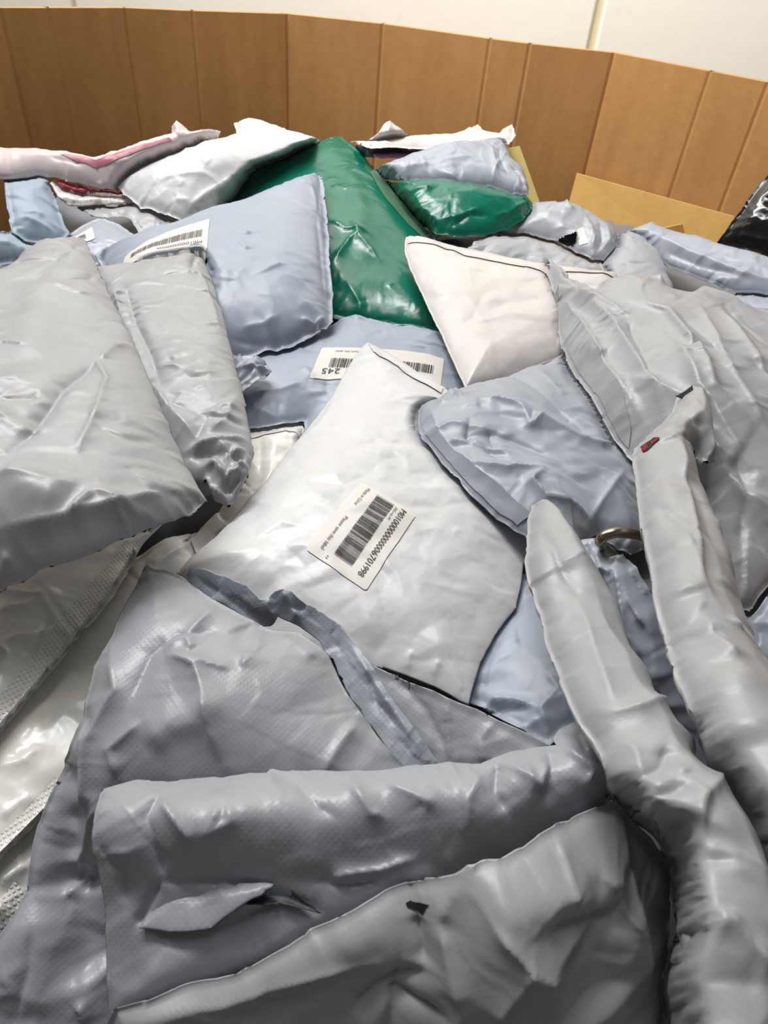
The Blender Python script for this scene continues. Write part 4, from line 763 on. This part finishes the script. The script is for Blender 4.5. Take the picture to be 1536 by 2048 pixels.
mailer('grey_mailer', 'rounded grey mailer end, right of the torn label hole', 'grey', [(1190, 530), (1205, 505), (1233, 472), (1260, 463), (1290, 478), (1318, 505), (1335, 540), (1348, 580), (1345, 610), (1250, 600), (1190, 570)], [(1200, 520, .80), (1260, 463, .815), (1340, 560, .80), (1230, 590, .79)], T=.014, w=.04, q=.6, seam=.001, res=.003, seed=167, facet=(.001, .05, .0005, .02))
mailer('grey_mailer', 'long flat grey mailer running to the right edge, in front of the black glossy bag', 'grey_blue', [(1240, 472), (1275, 455), (1305, 443), (1333, 458), (1393, 472), (1468, 496), (1540, 516), (1640, 550), (1640, 610), (1540, 590), (1468, 585), (1410, 562), (1340, 535), (1290, 500)], [(1250, 470, .81), (1308, 446, .822), (1540, 516, .83), (1640, 610, .81), (1340, 530, .80)], T=.012, w=.025, q=.6, seam=.001, res=.003, seed=173, facet=(.0012, .05, .0005, .02),
  lines=[([(1310, 470), (1380, 505), (1480, 545), (1540, 560)], 4, 6), ([(1330, 500), (1400, 530), (1500, 560)], -4, 5)])
mailer('grey_mailer', 'crinkled pale mailer tip at the right edge above the large creased mailer', 'blue', [(1466, 596), (1475, 585), (1493, 576), (1536, 562), (1640, 550), (1640, 690), (1540, 640), (1500, 622), (1476, 610)], [(1470, 592, .82), (1536, 562, .83), (1640, 640, .83)], T=.01, w=.02, q=.6, seam=.001, res=.003, seed=179, facet=(.002, .03, .0006, .014), edge=(.002, .02, .012))
mailer('black_bag', 'shiny black plastic bag leaning in the far right corner', 'black', [(1433, 486), (1458, 450), (1483, 415), (1513, 376), (1540, 345), (1620, 300), (1720, 560), (1600, 540), (1536, 514), (1490, 500)], [(1433, 486, .815), (1540, 347, .885), (1640, 320, .90), (1536, 514, .815)], T=.012, w=.04, res=.0035, seed=181, facet=(.003, .04, .001, .016), edge=(.002, .03, .02), cat='bag')
# ---- carton pieces
def board(name, label, px4, th, mat):
    P = np.array([at(*p) for p in px4]); n = np.cross(P[1] - P[0], P[3] - P[0]); n /= np.linalg.norm(n)
    if n @ (CAM - P[0]) > 0: n = -n
    vs = np.r_[P, P + n * th]; fs = [(0, 1, 2, 3), (7, 6, 5, 4), (0, 4, 5, 1), (1, 5, 6, 2), (2, 6, 7, 3), (3, 7, 4, 0)]
    o = link(name, pydata(name, vs, fs), M[mat], None, smooth=False); b = o.modifiers.new('bevel', 'BEVEL'); b.width = .0012; b.segments = 2
    return tag(o, label, 'cardboard')
board('carton_strip', 'yellowish-brown carton strip leaning against the right bin wall', [(1153, 345, .807), (1470, 432, .807), (1440, 560, .736), (1125, 450, .744)], .006, 'card_yellow')
board('board_edge', 'thin pale yellow board edge standing behind the rolled light blue-grey mailer', [(1014, 296, .835), (1040, 291, .835), (1086, 420, .77), (1058, 425, .77)], .004, 'board_yellow')
board('carton_scrap', 'small tan carton scrap at the foot of the carton strip', [(1318, 458, .80), (1366, 447, .80), (1372, 475, .785), (1330, 480, .785)], .004, 'card_yellow')
# ---- the heap underneath
hp = [(-.50, .0), (-.52, .70), (-.42, .98), (-.18, 1.11), (.20, 1.06), (.42, .93), (.52, .80), (.52, .0), (.25, -.35), (-.25, -.35)]
def heap():
    rg = np.random.default_rng(5); g = .012
    xs = np.arange(-.53, .53, g); ys = np.arange(-.36, 1.12, g); P = np.stack(np.meshgrid(xs, ys), -1).reshape(-1, 2)
    Fc = Facets(P.min(0), P.max(0), .12, 3); Ff = Facets(P.min(0), P.max(0), .04, 4)
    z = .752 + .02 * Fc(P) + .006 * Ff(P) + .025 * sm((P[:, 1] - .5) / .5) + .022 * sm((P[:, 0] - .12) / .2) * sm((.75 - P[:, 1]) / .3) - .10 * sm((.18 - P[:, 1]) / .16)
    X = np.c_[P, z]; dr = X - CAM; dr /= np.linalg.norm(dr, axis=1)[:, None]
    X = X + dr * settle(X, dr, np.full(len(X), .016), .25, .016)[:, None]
    nx = len(xs); ok = poly_inside(P, hp); fs = []
    for j in range(len(ys) - 1):
        for i in range(nx - 1):
            a = j * nx + i; q = (a, a + 1, a + nx + 1, a + nx)
            if all(ok[k] for k in q): fs.append(q)
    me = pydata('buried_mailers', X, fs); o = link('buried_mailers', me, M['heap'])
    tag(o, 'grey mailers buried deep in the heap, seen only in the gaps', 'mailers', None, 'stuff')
heap()
